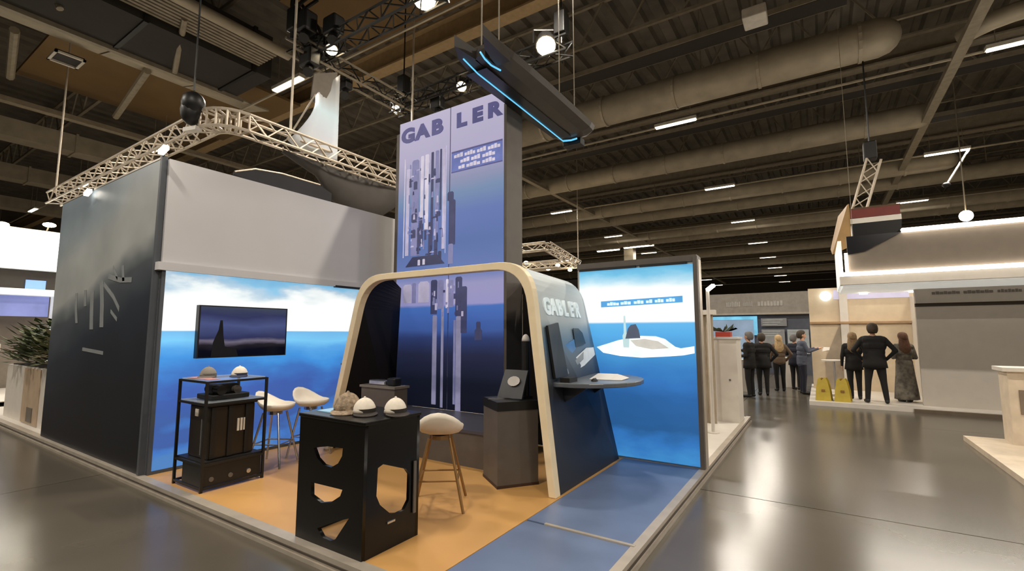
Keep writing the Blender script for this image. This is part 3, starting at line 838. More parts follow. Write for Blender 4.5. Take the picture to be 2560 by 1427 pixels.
B('case_edge', M['greyped'], lb, -1.34, -1.285, 6.37, 6.6, PZ - .02, 2.80)
B('top_black_rail', M['blackmetal'], lb, -2.95, -2.1, 6.36, 6.40, 2.70, 2.735)
B('top_black_rail', M['blackmetal'], lb, -2.04, -1.42, 6.36, 6.40, 2.70, 2.735)
B('top_board', M['greyped'], lb, -3.0, -1.3, 6.40, 6.6, 2.735, 2.82)
Yl = 6.383
def lbpoly(pts, m, d, nm):
    MB().prism([(x, Yl, z) for x, z in pts], (0, -d, 0)).build(nm, m, lb)
lbpoly([(-2.70, 1.60), (-2.5, 1.66), (-2.37, 1.70), (-2.05, 1.76), (-1.85, 1.755), (-1.73, 1.72), (-1.6, 1.62), (-1.53, 1.60), (-1.36, 1.63), (-1.36, 1.54), (-1.5, 1.51), (-1.7, 1.49), (-2.05, 1.465), (-2.35, 1.48), (-2.6, 1.52)], mat('foam_backlit', (222, 232, 232), emit=.85), .003, 'foam')
lbpoly([(-2.2, 1.70), (-2.0, 1.72), (-1.82, 1.69), (-1.68, 1.6), (-1.9, 1.58), (-2.12, 1.62)], mat('hull_backlit', (186, 184, 176), emit=.8), .005, 'submarine_hull')
lbpoly([(-2.30, 1.60), (-2.22, 1.60), (-2.21, 1.78), (-2.255, 1.80), (-2.265, 2.04), (-2.29, 2.04), (-2.292, 1.80), (-2.31, 1.76)], mat('mast_backlit', (172, 198, 202), emit=.85), .006, 'periscope_mast')
lbpoly([(-2.27, 1.72), (-2.06, 1.73), (-2.08, 1.84), (-2.12, 1.92), (-2.19, 1.91), (-2.23, 1.86)], mat('sail_backlit', (84, 92, 112), emit=.5), .008, 'submarine_sail')
lbpoly([(-2.62, 2.165), (-1.485, 2.20), (-1.485, 2.285), (-2.62, 2.25)], mat('caption_band_backlit', (74, 144, 200), emit=.8), .004, 'caption_band')
wl = mat('caption_words_backlit', (196, 232, 246), emit=.9)
for a, b_ in ((-2.53, -2.35), (-2.33, -2.18), (-2.14, -2.0), (-1.97, -1.88), (-1.85, -1.73), (-1.7, -1.58)):
    za = 2.185 + (a + 2.62) * .031
    nq = max(2, round((b_ - a) / .045)); w = (b_ - a) / nq
    mb = MB()
    for q in range(nq):
        h = .04 + .006 * ((q * 5) % 3 - 1)
        mb.box(a + q * w + .004, a + (q + 1) * w - .003, Yl - .007, Yl - .003, za, za + h)
    mb.build('blurred_word', wl, lb)

# ---- black cut-out table
tb = thing('display_table', (-3.36, 2.77, PZ), 'tall black cube table with round cut-outs in its sides', 'table')
X0, X1, Y0, Y1, ZT = -3.78, -2.95, 2.48, 3.07, 1.12
fh = [[(-3.579, .848), (-3.494, .868), (-3.391, .886), (-3.205, .895), (-3.211, .834), (-3.257, .772), (-3.34, .729), (-3.443, .733), (-3.526, .775)],
      [(-3.593, .573), (-3.192, .582), (-3.218, .529), (-3.324, .465), (-3.45, .435), (-3.585, .469)],
      [(-3.489, .232), (-3.256, .333), (-3.105, .385), (-3.258, .198), (-3.316, .173), (-3.423, .179)]]
holed('front_side', M['blacktable'], tb, [(X0, PZ), (X1, PZ), (X1, ZT - .03), (X0, ZT - .03)], fh, (0, Y0 + .015, 0), (1, 0, 0), (0, 0, 1), .03)
rh = [[(2.617, .75), (2.669, .768), (2.918, .674), (2.961, .622), (2.958, .413), (2.905, .349), (2.831, .346), (2.753, .37), (2.648, .465), (2.609, .542)]]
holed('right_side', M['blacktable'], tb, [(Y0 + .031, PZ), (Y1 - .031, PZ), (Y1 - .031, ZT - .03), (Y0 + .031, ZT - .03)], rh, (X1 - .015, 0, 0), (0, 1, 0), (0, 0, 1), .03)
holed('left_side', M['blacktable'], tb, [(Y0 + .031, PZ), (Y1 - .031, PZ), (Y1 - .031, ZT - .03), (Y0 + .031, ZT - .03)], [[(2.56, .16), (2.99, .16), (2.99, .9), (2.56, .9)]], (X0 + .015, 0, 0), (0, 1, 0), (0, 0, 1), .03)
holed('back_side', M['blacktable'], tb, [(X0, PZ), (X1, PZ), (X1, ZT - .03), (X0, ZT - .03)], [[(-3.72, .16), (-3.03, .16), (-3.03, .95), (-3.72, .95)]], (0, Y1 - .015, 0), (1, 0, 0), (0, 0, 1), .03)
B('table_top', M['blacktable'], tb, X0 - .01, X1 + .01, Y0 - .01, Y1 + .01, ZT - .03, ZT, bevel=.006)
MB().bar((X1 + .012, Y1 - .06, .3), (X1 + .012, Y1 - .06, .72), .012, .03).build('edge_strip', M['greyped'], tb)
MB().box(X1, X1 + .012, 2.72, 2.80, .30, .315).build('latch', M['chrome'], tb)

def cap_hat(label, p, ang, crown, brim, s=1.0, stand=False, under=None):
    e = thing('baseball_cap', p, label, 'cap', 'caps on display')
    x, y, z = p
    nu = 16
    mb = MB().ball((x, y, z + .02 * s), .095 * s, .105 * s, .125 * s, nu=nu, nv=7, z0=0.0)
    mb.build('crown', crown, e, smooth=True)
    d = Vector((math.cos(ang), math.sin(ang), 0)); a = Vector((-d.y, d.x, 0))
    c = Vector((x, y, z + .02 * s))
    up_, lo_ = [], []
    for t in np.linspace(-1.25, 1.25, 11):
        r1 = .09 * s; r2 = (.095 + .085 * math.cos(t * 1.05)) * s
        i1 = c + d * (r1 * math.cos(t)) + a * (r1 * math.sin(t)); i2 = c + d * (r2 * math.cos(t * .85)) + a * (r2 * math.sin(t * .85)) + Vector((0, 0, -.018 * s * math.cos(t)))
        up_.append((i1, i2))
    secs = [[q[0], q[1], q[1] + Vector((0, 0, .006)), q[0] + Vector((0, 0, .006))] for q in up_]
    MB().loft(secs).build('brim', brim, e)
    MB().ball((x, y, z + .145 * s), .012 * s, nu=8, nv=4).build('button', crown, e)
    MB().cyl((x, y, z), (x, y, z + .055 * s), .099 * s, .1 * s, n=16).build('sweatband', under or brim, e)
    return e
white_cap = mat('white_cotton', (224, 214, 198), rough=.85, var=.06, scale=30)
dark_brim = mat('dark_brown_brim', (40, 32, 26), rough=.7)
camo = mat('mottled_beige_knit', (150, 132, 110), rough=.95, var=.5, scale=28, bump=.6)
cap_hat('mottled beige cap standing at the left of the three table caps', (-3.47, 2.72, ZT), -.9, camo, camo, 1.15)
cap_hat('middle cap of the three on the black table, white with dark brim', (-3.25, 2.72, ZT), -.6, white_cap, dark_brim, .95)
cap_hat('rightmost cap on the black table, white with dark brim', (-3.03, 2.86, ZT), -.5, white_cap, dark_brim, .95)
MB().box(-3.72, -3.52, 2.60, 2.80, ZT, ZT + .008).build('sheen', mat('pale_blue_sheen', (150, 196, 226), rough=.3), label='pale blue sheet standing in for a reflection on the black table', cat='sheen')  # thin sheet painted as the lightbox reflection on the glossy table top

# ---- glass display rack with black apparatus
rk = thing('display_rack', (-5.9, 2.88, PZ), 'black framed glass display rack beside the wall screen', 'rack')
RX0, RX1, RY0, RY1 = -6.26, -5.62, 2.56, 3.22
for x in (RX0, RX1):
    for y in (RY0, RY1):
        MB().box(x - .013, x + .013, y - .013, y + .013, PZ, 1.27).build('corner_post', M['blackmetal'], rk)
for z in (.14, .38, 1.02, 1.26):
    for y in (RY0, RY1):
        MB().box(RX0 + .013, RX1 - .013, y - .011, y + .011, z - .012, z + .012).build('cross_rail', M['blackmetal'], rk)
    for x in (RX0, RX1):
        MB().box(x - .011, x + .011, RY0 + .013, RY1 - .013, z - .012, z + .012).build('side_rail', M['blackmetal'], rk)
gl = glass_mat('rack_glass')
B('glass_shelf', gl, rk, RX0 + .012, RX1 - .012, RY0 + .012, RY1 - .012, 1.272, 1.282)
B('glass_shelf', gl, rk, RX0 + .012, RX1 - .012, RY0 + .012, RY1 - .012, 1.032, 1.04)
B('bottom_board', M['blackmetal'], rk, RX0 + .012, RX1 - .012, RY0 + .012, RY1 - .012, .392, .41)
B('kick_panel', M['blackmetal'], rk, RX1 - .02, RX1 - .006, RY0 + .02, RY1 - .02, .155, .365)
B('kick_panel', M['blackmetal'], rk, RX0 + .2, RX1 - .03, RY0 - .004, RY0 + .004, .155, .365)
for k in range(3):
    y = 2.66 + .2 * k
    MB().cyl((RX1 - .006, y, .22), (RX1 + .004, y, .22), .025, n=10).build('round_vent', M['chrome'] if k == 2 else M['greyped'], rk)
ap = thing('apparatus_case', (-5.9, 2.9, .41), 'black ribbed apparatus case inside the glass rack', 'case')
dk = mat('dark_brown_lacquer', (34, 27, 20), rough=.3)
B('case_body', dk, ap, -6.16, -5.70, 2.64, 3.14, .412, .98, bevel=.012)
B('case_lid', M['blackmetal'], ap, -6.18, -5.68, 2.62, 3.16, .982, 1.018, bevel=.006)
for y in (2.68, 2.86, 3.05):
    B('corner_rib', M['blackmetal'], ap, -5.70, -5.682, y - .025, y + .025, .42, .975)
for k in range(3):
    B('pale_tab', M['seat'], ap, -5.70, -5.688, 2.94 + k * .035, 2.962 + k * .035, .68, .82)
B('name_tag', M['seat'], ap, -6.02, -5.95, 2.632, 2.64, .86, .94)
B('front_rail', M['chrome'], ap, -5.86, -5.84, 2.63, 2.64, .45, .84)
ap = thing('instrument_stack', (-5.9, 2.9, 1.04), 'black optical instrument on the upper glass shelf', 'instrument')
B('instrument_base', M['blackmetal'], ap, -6.12, -5.76, 2.68, 3.1, 1.042, 1.10, bevel=.01)
MB().cyl((-6.05, 2.78, 1.15), (-5.75, 2.78, 1.15), .055, n=14).build('barrel', M['blackmetal'], ap)
MB().cyl((-6.0, 2.98, 1.14), (-5.8, 2.98, 1.14), .045, n=14).build('barrel', M['greyped'], ap)
B('focus_block', M['blackmetal'], ap, -5.98, -5.86, 2.72, 3.02, 1.10, 1.21, bevel=.01)
cap_hat('grey cap on top of the glass rack', (-6.03, 2.75, 1.283), -.7, mat('grey_cotton', (132, 126, 118), rough=.9), mat('grey_brim', (98, 92, 86), rough=.8), .85)
cap_hat('white cap on top of the glass rack', (-5.82, 3.0, 1.283), -.7, white_cap, mat('navy_brim', (40, 46, 70), rough=.7), .85)
MB().box(-6.2, -5.68, 2.6, 2.72, 1.283, 1.288).build('paper_strip', mat('pinkish_card', (188, 130, 122), rough=.6), label='pinkish card strip lying along the front of the rack top', cat='card')

# ---- bar stools
def stool(label, c, ang, legm, spread=.23, back=.16):
    e = thing('bar_stool', (c[0], c[1], PZ), label, 'bar stool', 'white bar stools')
    ca, sa = math.cos(ang), math.sin(ang)
    def T(x, y, z): return (c[0] + x * ca - y * sa, c[1] + x * sa + y * ca, z)
    secs = []
    prof = [(.0, .78), (.11, .785), (.185, .80), (.225, .835), (.235, .875), (.215, .88), (.19, .845), (.10, .825), (.0, .82)]
    nu = 20
    for r, z in prof:
        r = max(r, .004)
        ring = []
        for i in range(nu):
            t = 2 * math.pi * i / nu
            lift = back * max(0, -math.cos(t)) ** 1.5 * (r / .235) ** 3
            ring.append(T(r * 1.05 * math.cos(t), r * math.sin(t), z + lift))
        secs.append(ring)
    MB().loft(secs).build('seat_shell', M['seat'], e, smooth=True)
    MB().cyl(T(0, 0, .74), T(0, 0, .782), .09, n=12).build('seat_plate', legm, e)
    for sx, sy in ((1, 1), (1, -1), (-1, 1), (-1, -1)):
        MB().cyl(T(sx * .1, sy * .1, .765), T(sx * spread, sy * spread, PZ), .014, n=8).build('leg', legm, e)
    s2 = .1 + (spread - .1) * (.765 - .38) / .665
    for (a, b_) in (((1, 1), (1, -1)), ((1, -1), (-1, -1)), ((-1, -1), (-1, 1)), ((-1, 1), (1, 1))):
        MB().cyl(T(a[0] * s2, a[1] * s2, .38), T(b_[0] * s2, b_[1] * s2, .38), .01, n=6).build('foot_ring_bar', legm, e)
    return e
stool('white bar stool with bronze legs right of the black table', (-3.27, 3.70, PZ), 2.2, M['bronze'], .25)
stool('white bar stool with chrome legs behind the glass rack', (-6.08, 3.62, PZ), .5, M['chrome'], .22)
stool('white bar stool with chrome legs close to the seascape wall, partly hidden by another stool', (-6.05, 4.12, PZ), 0.2, M['chrome'], .2)

# ---- pedestals inside the arch
e = thing('pedestal', (-3.12, 4.72, PZ), 'dark grey square pedestal inside the arch, right of the stool', 'pedestal')
pa = math.radians(54)
MB().rbox((-3.11, 4.74), .245, .255, PZ, .93, pa).build('pedestal_body', M['greyped'], e)
MB().rbox((-3.11, 4.74), .25, .26, PZ, .13, pa).build('kick_base', mat('brown_kick', (62, 40, 28), rough=.6), e)
e = thing('display_tray', (-3.11, 4.74, .93), 'black tray with silver rim on the right pedestal', 'tray')
MB().rbox((-3.11, 4.74), .25, .26, .931, 1.03, pa).build('tray_body', M['blackmetal'], e)
MB().rbox((-3.18, 4.66), .16, .02, 1.031, 1.045, pa).build('silver_rim', M['chrome'], e)
e = thing('tablet_display', (-3.05, 4.80, 1.03), 'tilted dark tablet with an oval white badge on the pedestal', 'display')
MB().prism([(-3.24, 4.66, 1.046), (-2.90, 4.66, 1.046), (-2.90, 4.80, 1.36), (-3.22, 4.80, 1.36)], (0, .03, 0)).build('tablet_panel', M['darkpanel'], e)
ov = [(-3.05 + .085 * math.cos(t), 4.742 + .028 * math.sin(t) - .012, 1.235 + .055 * math.sin(t)) for t in np.linspace(0, 2 * math.pi, 15)[:-1]]
MB().prism(ov, (0, -.006, .002)).build('oval_badge', mat('oval_white', (176, 170, 164), rough=.4), e)
MB().bar((-3.06, 4.83, 1.03), (-3.06, 4.83, 1.2), .04, .04).build('tablet_foot', M['blackmetal'], e)
e = thing('periscope_model', (-2.97, 4.87, 1.03), 'tall black mast model with a pale dome head', 'model')
MB().cyl((-2.97, 4.87, 1.04), (-2.97, 4.87, 1.70), .052, n=14).build('mast_tube', M['blackmetal'], e, smooth=False)
MB().ball((-2.97, 4.87, 1.70), .05, .05, .085, nu=14, nv=6, z0=0).build('dome_head', mat('pale_dome', (196, 190, 182), rough=.35), e, smooth=True)
MB().rbox((-2.97, 4.87), .06, .06, 1.031, 1.06, pa).build('mast_base', M['blackmetal'], e)
e = thing('pedestal', (-5.26, 4.74, PZ), 'grey square pedestal inside the arch, behind the caps', 'pedestal')
B('pedestal_body', M['greyped'], e, -5.60, -4.92, 4.62, 4.86, PZ, 1.03)
B('pedestal_top', mat('light_grey_top', (116, 110, 102), rough=.4), e, -5.62, -4.90, 4.60, 4.88, 1.03, 1.06)
e = thing('device_box', (-5.3, 4.73, 1.06), 'small silver and black device on the left pedestal', 'device')
B('device_body', M['chrome'], e, -5.50, -5.16, 4.66, 4.8, 1.061, 1.13, bevel=.015)
B('device_head', M['blackmetal'], e, -5.14, -4.98, 4.67, 4.81, 1.061, 1.17, bevel=.02)

# ---- hanging dark hull with blue LED line
hl = thing('hanging_hull', (-3.65, 6.0, 5.5), 'dark hull shaped hanging sign with a blue LED line', 'hanging sign')
hullm = mat('dark_hull_skin', (58, 52, 46), rough=.4, var=.2, scale=3)
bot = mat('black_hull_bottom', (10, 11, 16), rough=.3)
secs = []
for y, f, zc in ((4.78, .80, .05), (5.0, .9, .02), (5.4, .98, 0), (6.0, 1.0, 0), (7.0, 1.0, 0), (7.5, .97, .01), (7.75, .86, .04), (7.9, .6, .09)):
    cx_ = -3.62
    def S(x, z): return (cx_ + (x - cx_) * f, y, z + zc)
    secs.append([S(-3.98, 5.51), S(-3.66, 5.49), S(-3.40, 5.50), S(-3.24, 5.56), S(-3.20, 5.64), S(-3.30, 5.72), S(-3.92, 5.74), S(-4.0, 5.62)])
MB().loft(secs).build('hull_body', hullm, hl)
for xa, xb, tip in ((-3.93, -3.66, (-3.69, 4.28)), (-3.50, -3.28, (-3.26, 4.30))):
    MB().prism([(xa, 4.95, 5.52), (xb, 4.95, 5.52), (xb + (.02 if xb < -3.5 else .0), 4.7, 5.52), (tip[0], tip[1], 5.52), ((xa + tip[0]) / 2 - .03, 4.55, 5.52)], (0, 0, .15)).build('prow_fin', hullm, hl)
MB().prism([(-3.66, 5.05, 5.52), (-3.50, 5.05, 5.52), (-3.50, 4.68, 5.52), (-3.58, 4.62, 5.52), (-3.66, 4.68, 5.52)], (0, 0, .12)).build('prow_web', hullm, hl)
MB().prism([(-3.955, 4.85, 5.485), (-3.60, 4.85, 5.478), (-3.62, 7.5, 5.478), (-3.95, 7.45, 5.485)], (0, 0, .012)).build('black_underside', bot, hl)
led = glow('cyan_led', (96, 190, 235), 1.1)
MB().tube([(-3.76, 4.55, 5.508), (-3.78, 4.9, 5.474), (-3.80, 6.0, 5.472), (-3.84, 7.6, 5.474)], .010, 6).build('led_line', led, hl)
MB().tube([(-3.84, 7.6, 5.474), (-3.70, 7.66, 5.478), (-3.58, 7.66, 5.485)], .016, 6).build('led_line', led, hl)
MB().tube([(-3.48, 4.55, 5.508), (-3.52, 4.7, 5.506), (-3.52, 4.85, 5.49), (-3.47, 5.0, 5.475)], .012, 6).build('led_arc', led, hl)
for x, y in ((-3.8, 5.0), (-3.5, 5.0), (-3.8, 7.4), (-3.5, 7.4)):
    MB().cyl((x, y, 5.72), (x, y, 10.5 if y < 6 else 9.1), .01, n=4).build('suspension_wire', M['steel'], hl)
MB().box(-3.92, -3.55, 7.74, 7.95, 5.42, 5.56).build('end_bracket', M['blackmetal'], hl, bevel=.02)
hl.location = (-3.65, 6.05, 5.40)

# ================================================================== NEIGHBOURS
# ---- overhead lattice truss behind the booth, with sail and dark banner
tr = thing('overhead_truss', (-8.3, 3.6, 5.5), 'pale lattice truss corner hanging behind the booth walls', 'truss')
for p0, p1, nm in (((-17.5, 3.75, 5.47), (-8.75, 3.75, 5.47), 'a'), ((-8.35, 4.15, 5.47), (-8.35, 8.6, 5.47), 'b')):
    ch, br = MB(), MB(); truss(ch, br, p0, p1, w=.3, r=.028, step=.32)
    c = ch.build('chord_set', M['alu'], tr); br.build('lattice', M['alu'], c)
# curved corner
ch = MB()
for dz in (-.15, .15):
    for rr in (.25, .55):
        pth = [(-8.75 + rr * math.sin(a) - (.0), 4.15 - rr * math.cos(a) , 5.47 + dz) for a in np.linspace(0, math.pi / 2, 7)]
        ch.tube(pth, .028, 6)
for a in np.linspace(0, math.pi / 2, 6):
    for dz in (-.15, .15):
        ch.cyl((-8.75 + .25 * math.sin(a), 4.15 - .25 * math.cos(a), 5.47 + dz), (-8.75 + .55 * math.sin(a), 4.15 - .55 * math.cos(a), 5.47 + dz), .02, n=5)
    for rr in (.25, .55):
        ch.cyl((-8.75 + rr * math.sin(a), 4.15 - rr * math.cos(a), 5.32), (-8.75 + rr * math.sin(a), 4.15 - rr * math.cos(a), 5.62), .02, n=5)
ch.build('corner_piece', M['alu'], tr)
for x, y in ((-8.35, 5.0), (-8.35, 8.2), (-17.4, 3.75)):
    MB().cyl((x, y, 5.62), (x, y, 12.3), .025, n=6).build('hanger_rod', M['alu'], tr)
e = thing('chain_hoist', (-8.75, 3.55, 5.75), 'black chain hoist bag at the lattice truss corner', 'hoist')
MB().ball((-8.85, 3.5, 5.60), .16, .17, .26, nu=12, nv=8).ball((-8.8, 3.5, 5.72), .19, .18, .2, nu=12, nv=8).build('hoist_bag', M['blackmetal'], e, smooth=True)
MB().cyl((-8.8, 3.5, 5.95), (-8.8, 3.5, 12.3), .015, n=5).build('chain', M['blackmetal'], e)
MB().bar((-9.05, 3.52, 5.30), (-8.72, 3.58, 5.28), .12, .07).build('clamp', M['fixture'], e)

sail = thing('white_sail', (-8.4, 5.6, 5.5), 'white triangular fabric sail standing on the lattice truss', 'sail banner')
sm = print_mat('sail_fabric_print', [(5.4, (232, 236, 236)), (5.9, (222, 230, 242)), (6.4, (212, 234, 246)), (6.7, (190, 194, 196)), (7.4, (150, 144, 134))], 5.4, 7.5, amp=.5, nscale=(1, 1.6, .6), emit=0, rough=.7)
gridv, nn = [], 10
mb = MB()
left = lambda t: Vector((-8.40 + .28 * math.sin(t * 3.1), 4.99 + (5.52 - 4.99) * t ** .9, 5.5 + 1.13 * t))
right = lambda t: Vector((-8.42, 6.12 - .01 * t, 5.42 + 1.95 * t))
secs = []
for i in range(nn + 1):
    t = i / nn; row = []
    for j in range(9):
        s = j / 8; p = left(t) * (1 - s) + right(t) * s
        p.x -= .22 * math.sin(math.pi * s) * (1 - .3 * t)
        row.append(p)
    secs.append(row + [q + Vector((-.012, 0, 0)) for q in reversed(row)])
mb.loft(secs)
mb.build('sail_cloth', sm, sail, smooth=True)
MB().cyl((-8.40, 4.97, 5.5), (-8.40, 5.53, 6.66), .018, n=6).build('boom', M['alu'], sail)
# upper grey banner behind it
MB().prism([(-8.5, 5.5, 6.6), (-8.5, 6.1, 6.3), (-8.5, 6.1, 7.45), (-8.5, 5.55, 7.15)], (-.03, 0, 0)).build('upper_banner', mat('grey_banner_cloth', (112, 104, 94), rough=.8), sail)

bn = thing('dark_banner', (-8.4, 6.3, 4.4), 'dark curved fabric banner hanging under the lattice truss', 'banner')
bm_ = mat('charcoal_fabric', (66, 62, 58), rough=.85, var=.2, scale=1.5)
top = [(4.88, 5.27), (5.3, 5.28), (5.69, 5.28), (6.2, 5.28), (6.69, 5.28), (7.2, 5.28), (7.77, 5.26)]
botm = [(4.9, 5.23), (5.3, 5.12), (5.69, 5.02), (6.1, 4.62), (6.5, 4.42), (7.2, 4.36), (7.73, 4.78)]
secs = []
for (y0, z0), (y1, z1) in zip(top, botm):
    xm = -8.35 - .12 * math.sin((y0 - 4.8) * 1.1)
    secs.append([(xm, y0, z0), (xm + .06, (y0 + y1) / 2, (z0 + z1) / 2), (xm - .05, y1, z1), (xm - .09, y1, z1), (xm, (y0 + y1) / 2, (z0 + z1) / 2), (xm - .04, y0, z0)])
MB().loft(secs).build('banner_cloth', bm_, bn, smooth=True)
secs = []
for (y, z0, z1) in ((4.05, 4.60, 4.55), (4.4, 4.74, 4.5), (4.9, 4.80, 4.45), (5.4, 4.82, 4.45), (5.72, 4.80, 4.42), (6.0, 4.70, 4.38)):
    secs.append([(-8.4, y, z0), (-8.4, y, z1), (-8.46, y, z1), (-8.46, y, z0)])
MB().loft(secs).build('lower_band', mat('black_fabric', (38, 38, 42), rough=.85), bn)
MB().tube([(-8.4, 4.05, 4.6), (-8.4, 4.4, 4.75), (-8.4, 4.9, 4.81), (-8.4, 5.72, 4.81)], .018, 5).build('band_rod', M['alu'], bn)
for y in (4.9, 5.8, 6.7, 7.6):
    MB().cyl((-8.40, y, 5.24), (-8.40, y, 5.33), .012, n=5).build('tie', M['alu'], bn)

# ---- planter and foliage left of the dark wall
pl = thing('planter', (-12.1, 2.9, PZ), 'white planter box with beige front panel left of the dark wall', 'planter')
B('planter_body', M['whitegloss'], pl, -14.3, -11.05, 2.62, 3.3, PZ, 1.15)
B('beige_panel', mat('beige_panel', (172, 150, 126), rough=.5), pl, -12.95, -11.9, 2.605, 2.62, PZ + .02, 1.13)
B('dark_socket', mat('grey_socket', (104, 96, 86), rough=.5), pl, -12.55, -12.2, 2.595, 2.605, .16, .42)
B('soil', mat('dark_soil', (46, 38, 30), rough=.95), pl, -14.2, -11.15, 2.68, 3.24, 1.15, 1.17)
leafm = [mat('leaf_green_%d' % i, c, rough=.6, var=.25) for i, c in enumerate(((70, 82, 44), (96, 104, 66), (46, 54, 32), (132, 124, 100)))]
random.seed(3)
for n, (px, lab, m1, m2) in enumerate(((-13.6, 'leafy green shrub at the left end of the white planter', 1, 0), (-12.6, 'dense dark green shrub in the middle of the white planter', 0, 2), (-11.65, 'pale mottled shrub at the planter end beside the dark wall', 3, 1))):
    sh = thing('shrub', (px, 2.95, 1.17), lab, 'shrub', 'shrubs in the planter')
    for q, mm in ((0, m1), (1, m2)):
        mb = MB()
        for k in range(150):
            a, b_ = random.random() * 6.28, random.random()
            r = .62 * b_ ** .6; zz = 1.22 + .78 * random.random() * (1.1 - b_ * .6)
            c = Vector((px + r * math.cos(a), 2.95 + .7 * r * math.sin(a), zz))
            d = Vector((math.cos(a), math.sin(a), random.uniform(-.2, .9))).normalized(); w = d.cross(Vector((0, 0, 1))).normalized() * .07
            L = random.uniform(.18, .3)
            mb.add([c, c + d * L * .5 + w, c + d * L, c + d * L * .5 - w, c + d * L * .5 + Vector((0, 0, -.015))], [(0, 1, 4), (1, 2, 4), (2, 3, 4), (3, 0, 4)])
        f = mb.build('foliage', leafm[mm], sh, fix=False); f['kind'] = 'stuff'
    for k in range(4):
        a = k * 1.6
        MB().cyl((px + .04 * math.cos(a), 2.95 + .04 * math.sin(a), 1.16), (px + .25 * math.cos(a), 2.95 + .2 * math.sin(a), 1.6), .014, .006, n=5).build('stem', leafm[2], sh)

# ---- white booth far left
nb = thing('white_stand', (-20.3, 4, 0), 'bright white exhibition stand behind the planter at the far left', 'exhibition stand')
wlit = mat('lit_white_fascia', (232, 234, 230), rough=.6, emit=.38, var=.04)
B('fascia', wlit, nb, -20.4, -20, 2.0, 5.6, 3.72, 4.95)
B('fascia', wlit, nb, -20.4, -19.9, 2.0, 5.5, 2.93, 3.12)
B('dark_recess', mat('dark_brown_recess', (52, 46, 40), rough=.6), nb, -20.6, -20.3, 2.0, 5.6, 3.12, 3.72)
B('blue_gable', glow('blue_gable_light', (120, 156, 214), .8), nb, -20.3, -20.26, 3.9, 4.35, 3.14, 3.42)
B('blue_screen', mat('blue_violet_screen', (122, 132, 190), emit=.5, var=.2, scale=1), nb, -20.3, -20.2, 2.0, 4.45, 2.3, 2.92)
B('post', wlit, nb, -20.3, -19.9, 4.5, 4.7, 0.1, 2.93)
B('rear_wall', mat('taupe_wall', (128, 118, 106), rough=.7), nb, -21.2, -21.1, 2.0, 5.6, .1, 3.6)
B('counter', M['whitegloss'], nb, -19.9, -19.3, 2.0, 3.35, .1, 1.5)
B('stand_floor', M['whitegloss'], nb, -21.2, -17.0, 2.0, 5.6, 0.101, .12)
for n, (y, z) in enumerate(((4.2, 5.12), (3.2, 4.95))):
    s_ = thing('stand_lamp', (-19.8, y, z), ('bright lamp above the white stand, nearer the dark wall', 'bright lamp above the white stand at the picture edge')[n], 'lamp')
    MB().ball((-19.8, y, z), .16, .16, .07, nu=12, nv=6).build('lamp_disc', M['spot_glow'], s_)
    MB().cyl((-19.8, y, z), (-20.05, y, 4.93), .02, n=5).build('lamp_arm', M['steel'], s_)
    light('lamp_glow', 'SPOT', s_, (-19.7, y, z - .12), 260, (1, .96, .88), target=(-20.05, y, 3.5), spot=120)
# visitor fragment at the left edge
# ---- white counter and display on the rear deck
e = thing('white_counter', (-1.55, 10.2, PZ), 'tall white curved counter on the rear end of the platform', 'counter')
pts = [(-1.36, 10.0), (-1.36, 10.6), (-1.9, 10.7)] + [(-1.66 - .12 * math.cos(a), 10.12 - .12 * math.sin(a)) for a in np.linspace(.2, 1.5, 5)]
MB().prism([(x, y, PZ) for x, y in pts], (0, 0, 1.58)).build('counter_body', M['whitegloss'], e)
MB().prism([(x + (.03 if x > -1.5 else -.03), y - (.03 if y < 10.3 else -.03), PZ + 1.58) for x, y in pts], (0, 0, .04)).build('counter_top', M['whitewall'], e)
MB().cyl((-1.5, 9.995, .9), (-1.5, 9.985, .9), .02, n=8).build('lock', M['greyped'], e)
e = thing('curtain_panel', (-1.85, 9.6, PZ), 'tall beige draped panel behind the submarine lightbox', 'panel')
for k in range(6):
    x = -2.05 + k * .06
    MB().cyl((x, 9.7 + .03 * (k % 2), PZ), (x, 9.7 + .03 * (k % 2), 2.15), .036, n=8).build('fold', mat('beige_drape', (158, 144, 124), rough=.85) if k == 0 else bpy.data.materials['beige_drape'], e)
B('panel_head', M['whitegloss'], e, -2.12, -1.66, 9.62, 9.8, 2.15, 2.24)
e = thing('white_pole', (-1.62, 8.8, PZ), 'thin white pole beside the lightbox edge', 'pole')
MB().cyl((-1.62, 8.8, PZ), (-1.62, 8.8, 2.55), .03, n=8).build('shaft', M['whitegloss'], e)
MB().bar((-1.62, 8.8, 2.55), (-1.5, 8.7, 2.62), .06, .05).build('pole_head', M['ledwhite'], e)
MB().cyl((-1.62, 8.8, PZ), (-1.62, 8.8, PZ + .02), .1, n=12).build('foot_disc', M['whitegloss'], e)
e = thing('red_flower_box', (-1.62, 10.35, PZ + 1.62), 'red box with dark leaves on the white counter', 'plant pot')
B('pot', mat('red_pot', (150, 48, 30), rough=.5), e, -1.78, -1.5, 10.3, 10.5, PZ + 1.621, PZ + 1.72)
for k in range(9):
    a = k * .7
    MB().prism([(-1.64, 10.4, 1.82), (-1.64 + .2 * math.cos(a) + .03, 10.4 + .1 * math.sin(a), 1.9), (-1.64 + .26 * math.cos(a), 10.4 + .12 * math.sin(a), 1.88 + .05 * (k % 3)), (-1.64 + .18 * math.cos(a) - .03, 10.4 + .1 * math.sin(a), 1.84)], (0, 0, .006)).build('leaf', leafm[2], e)

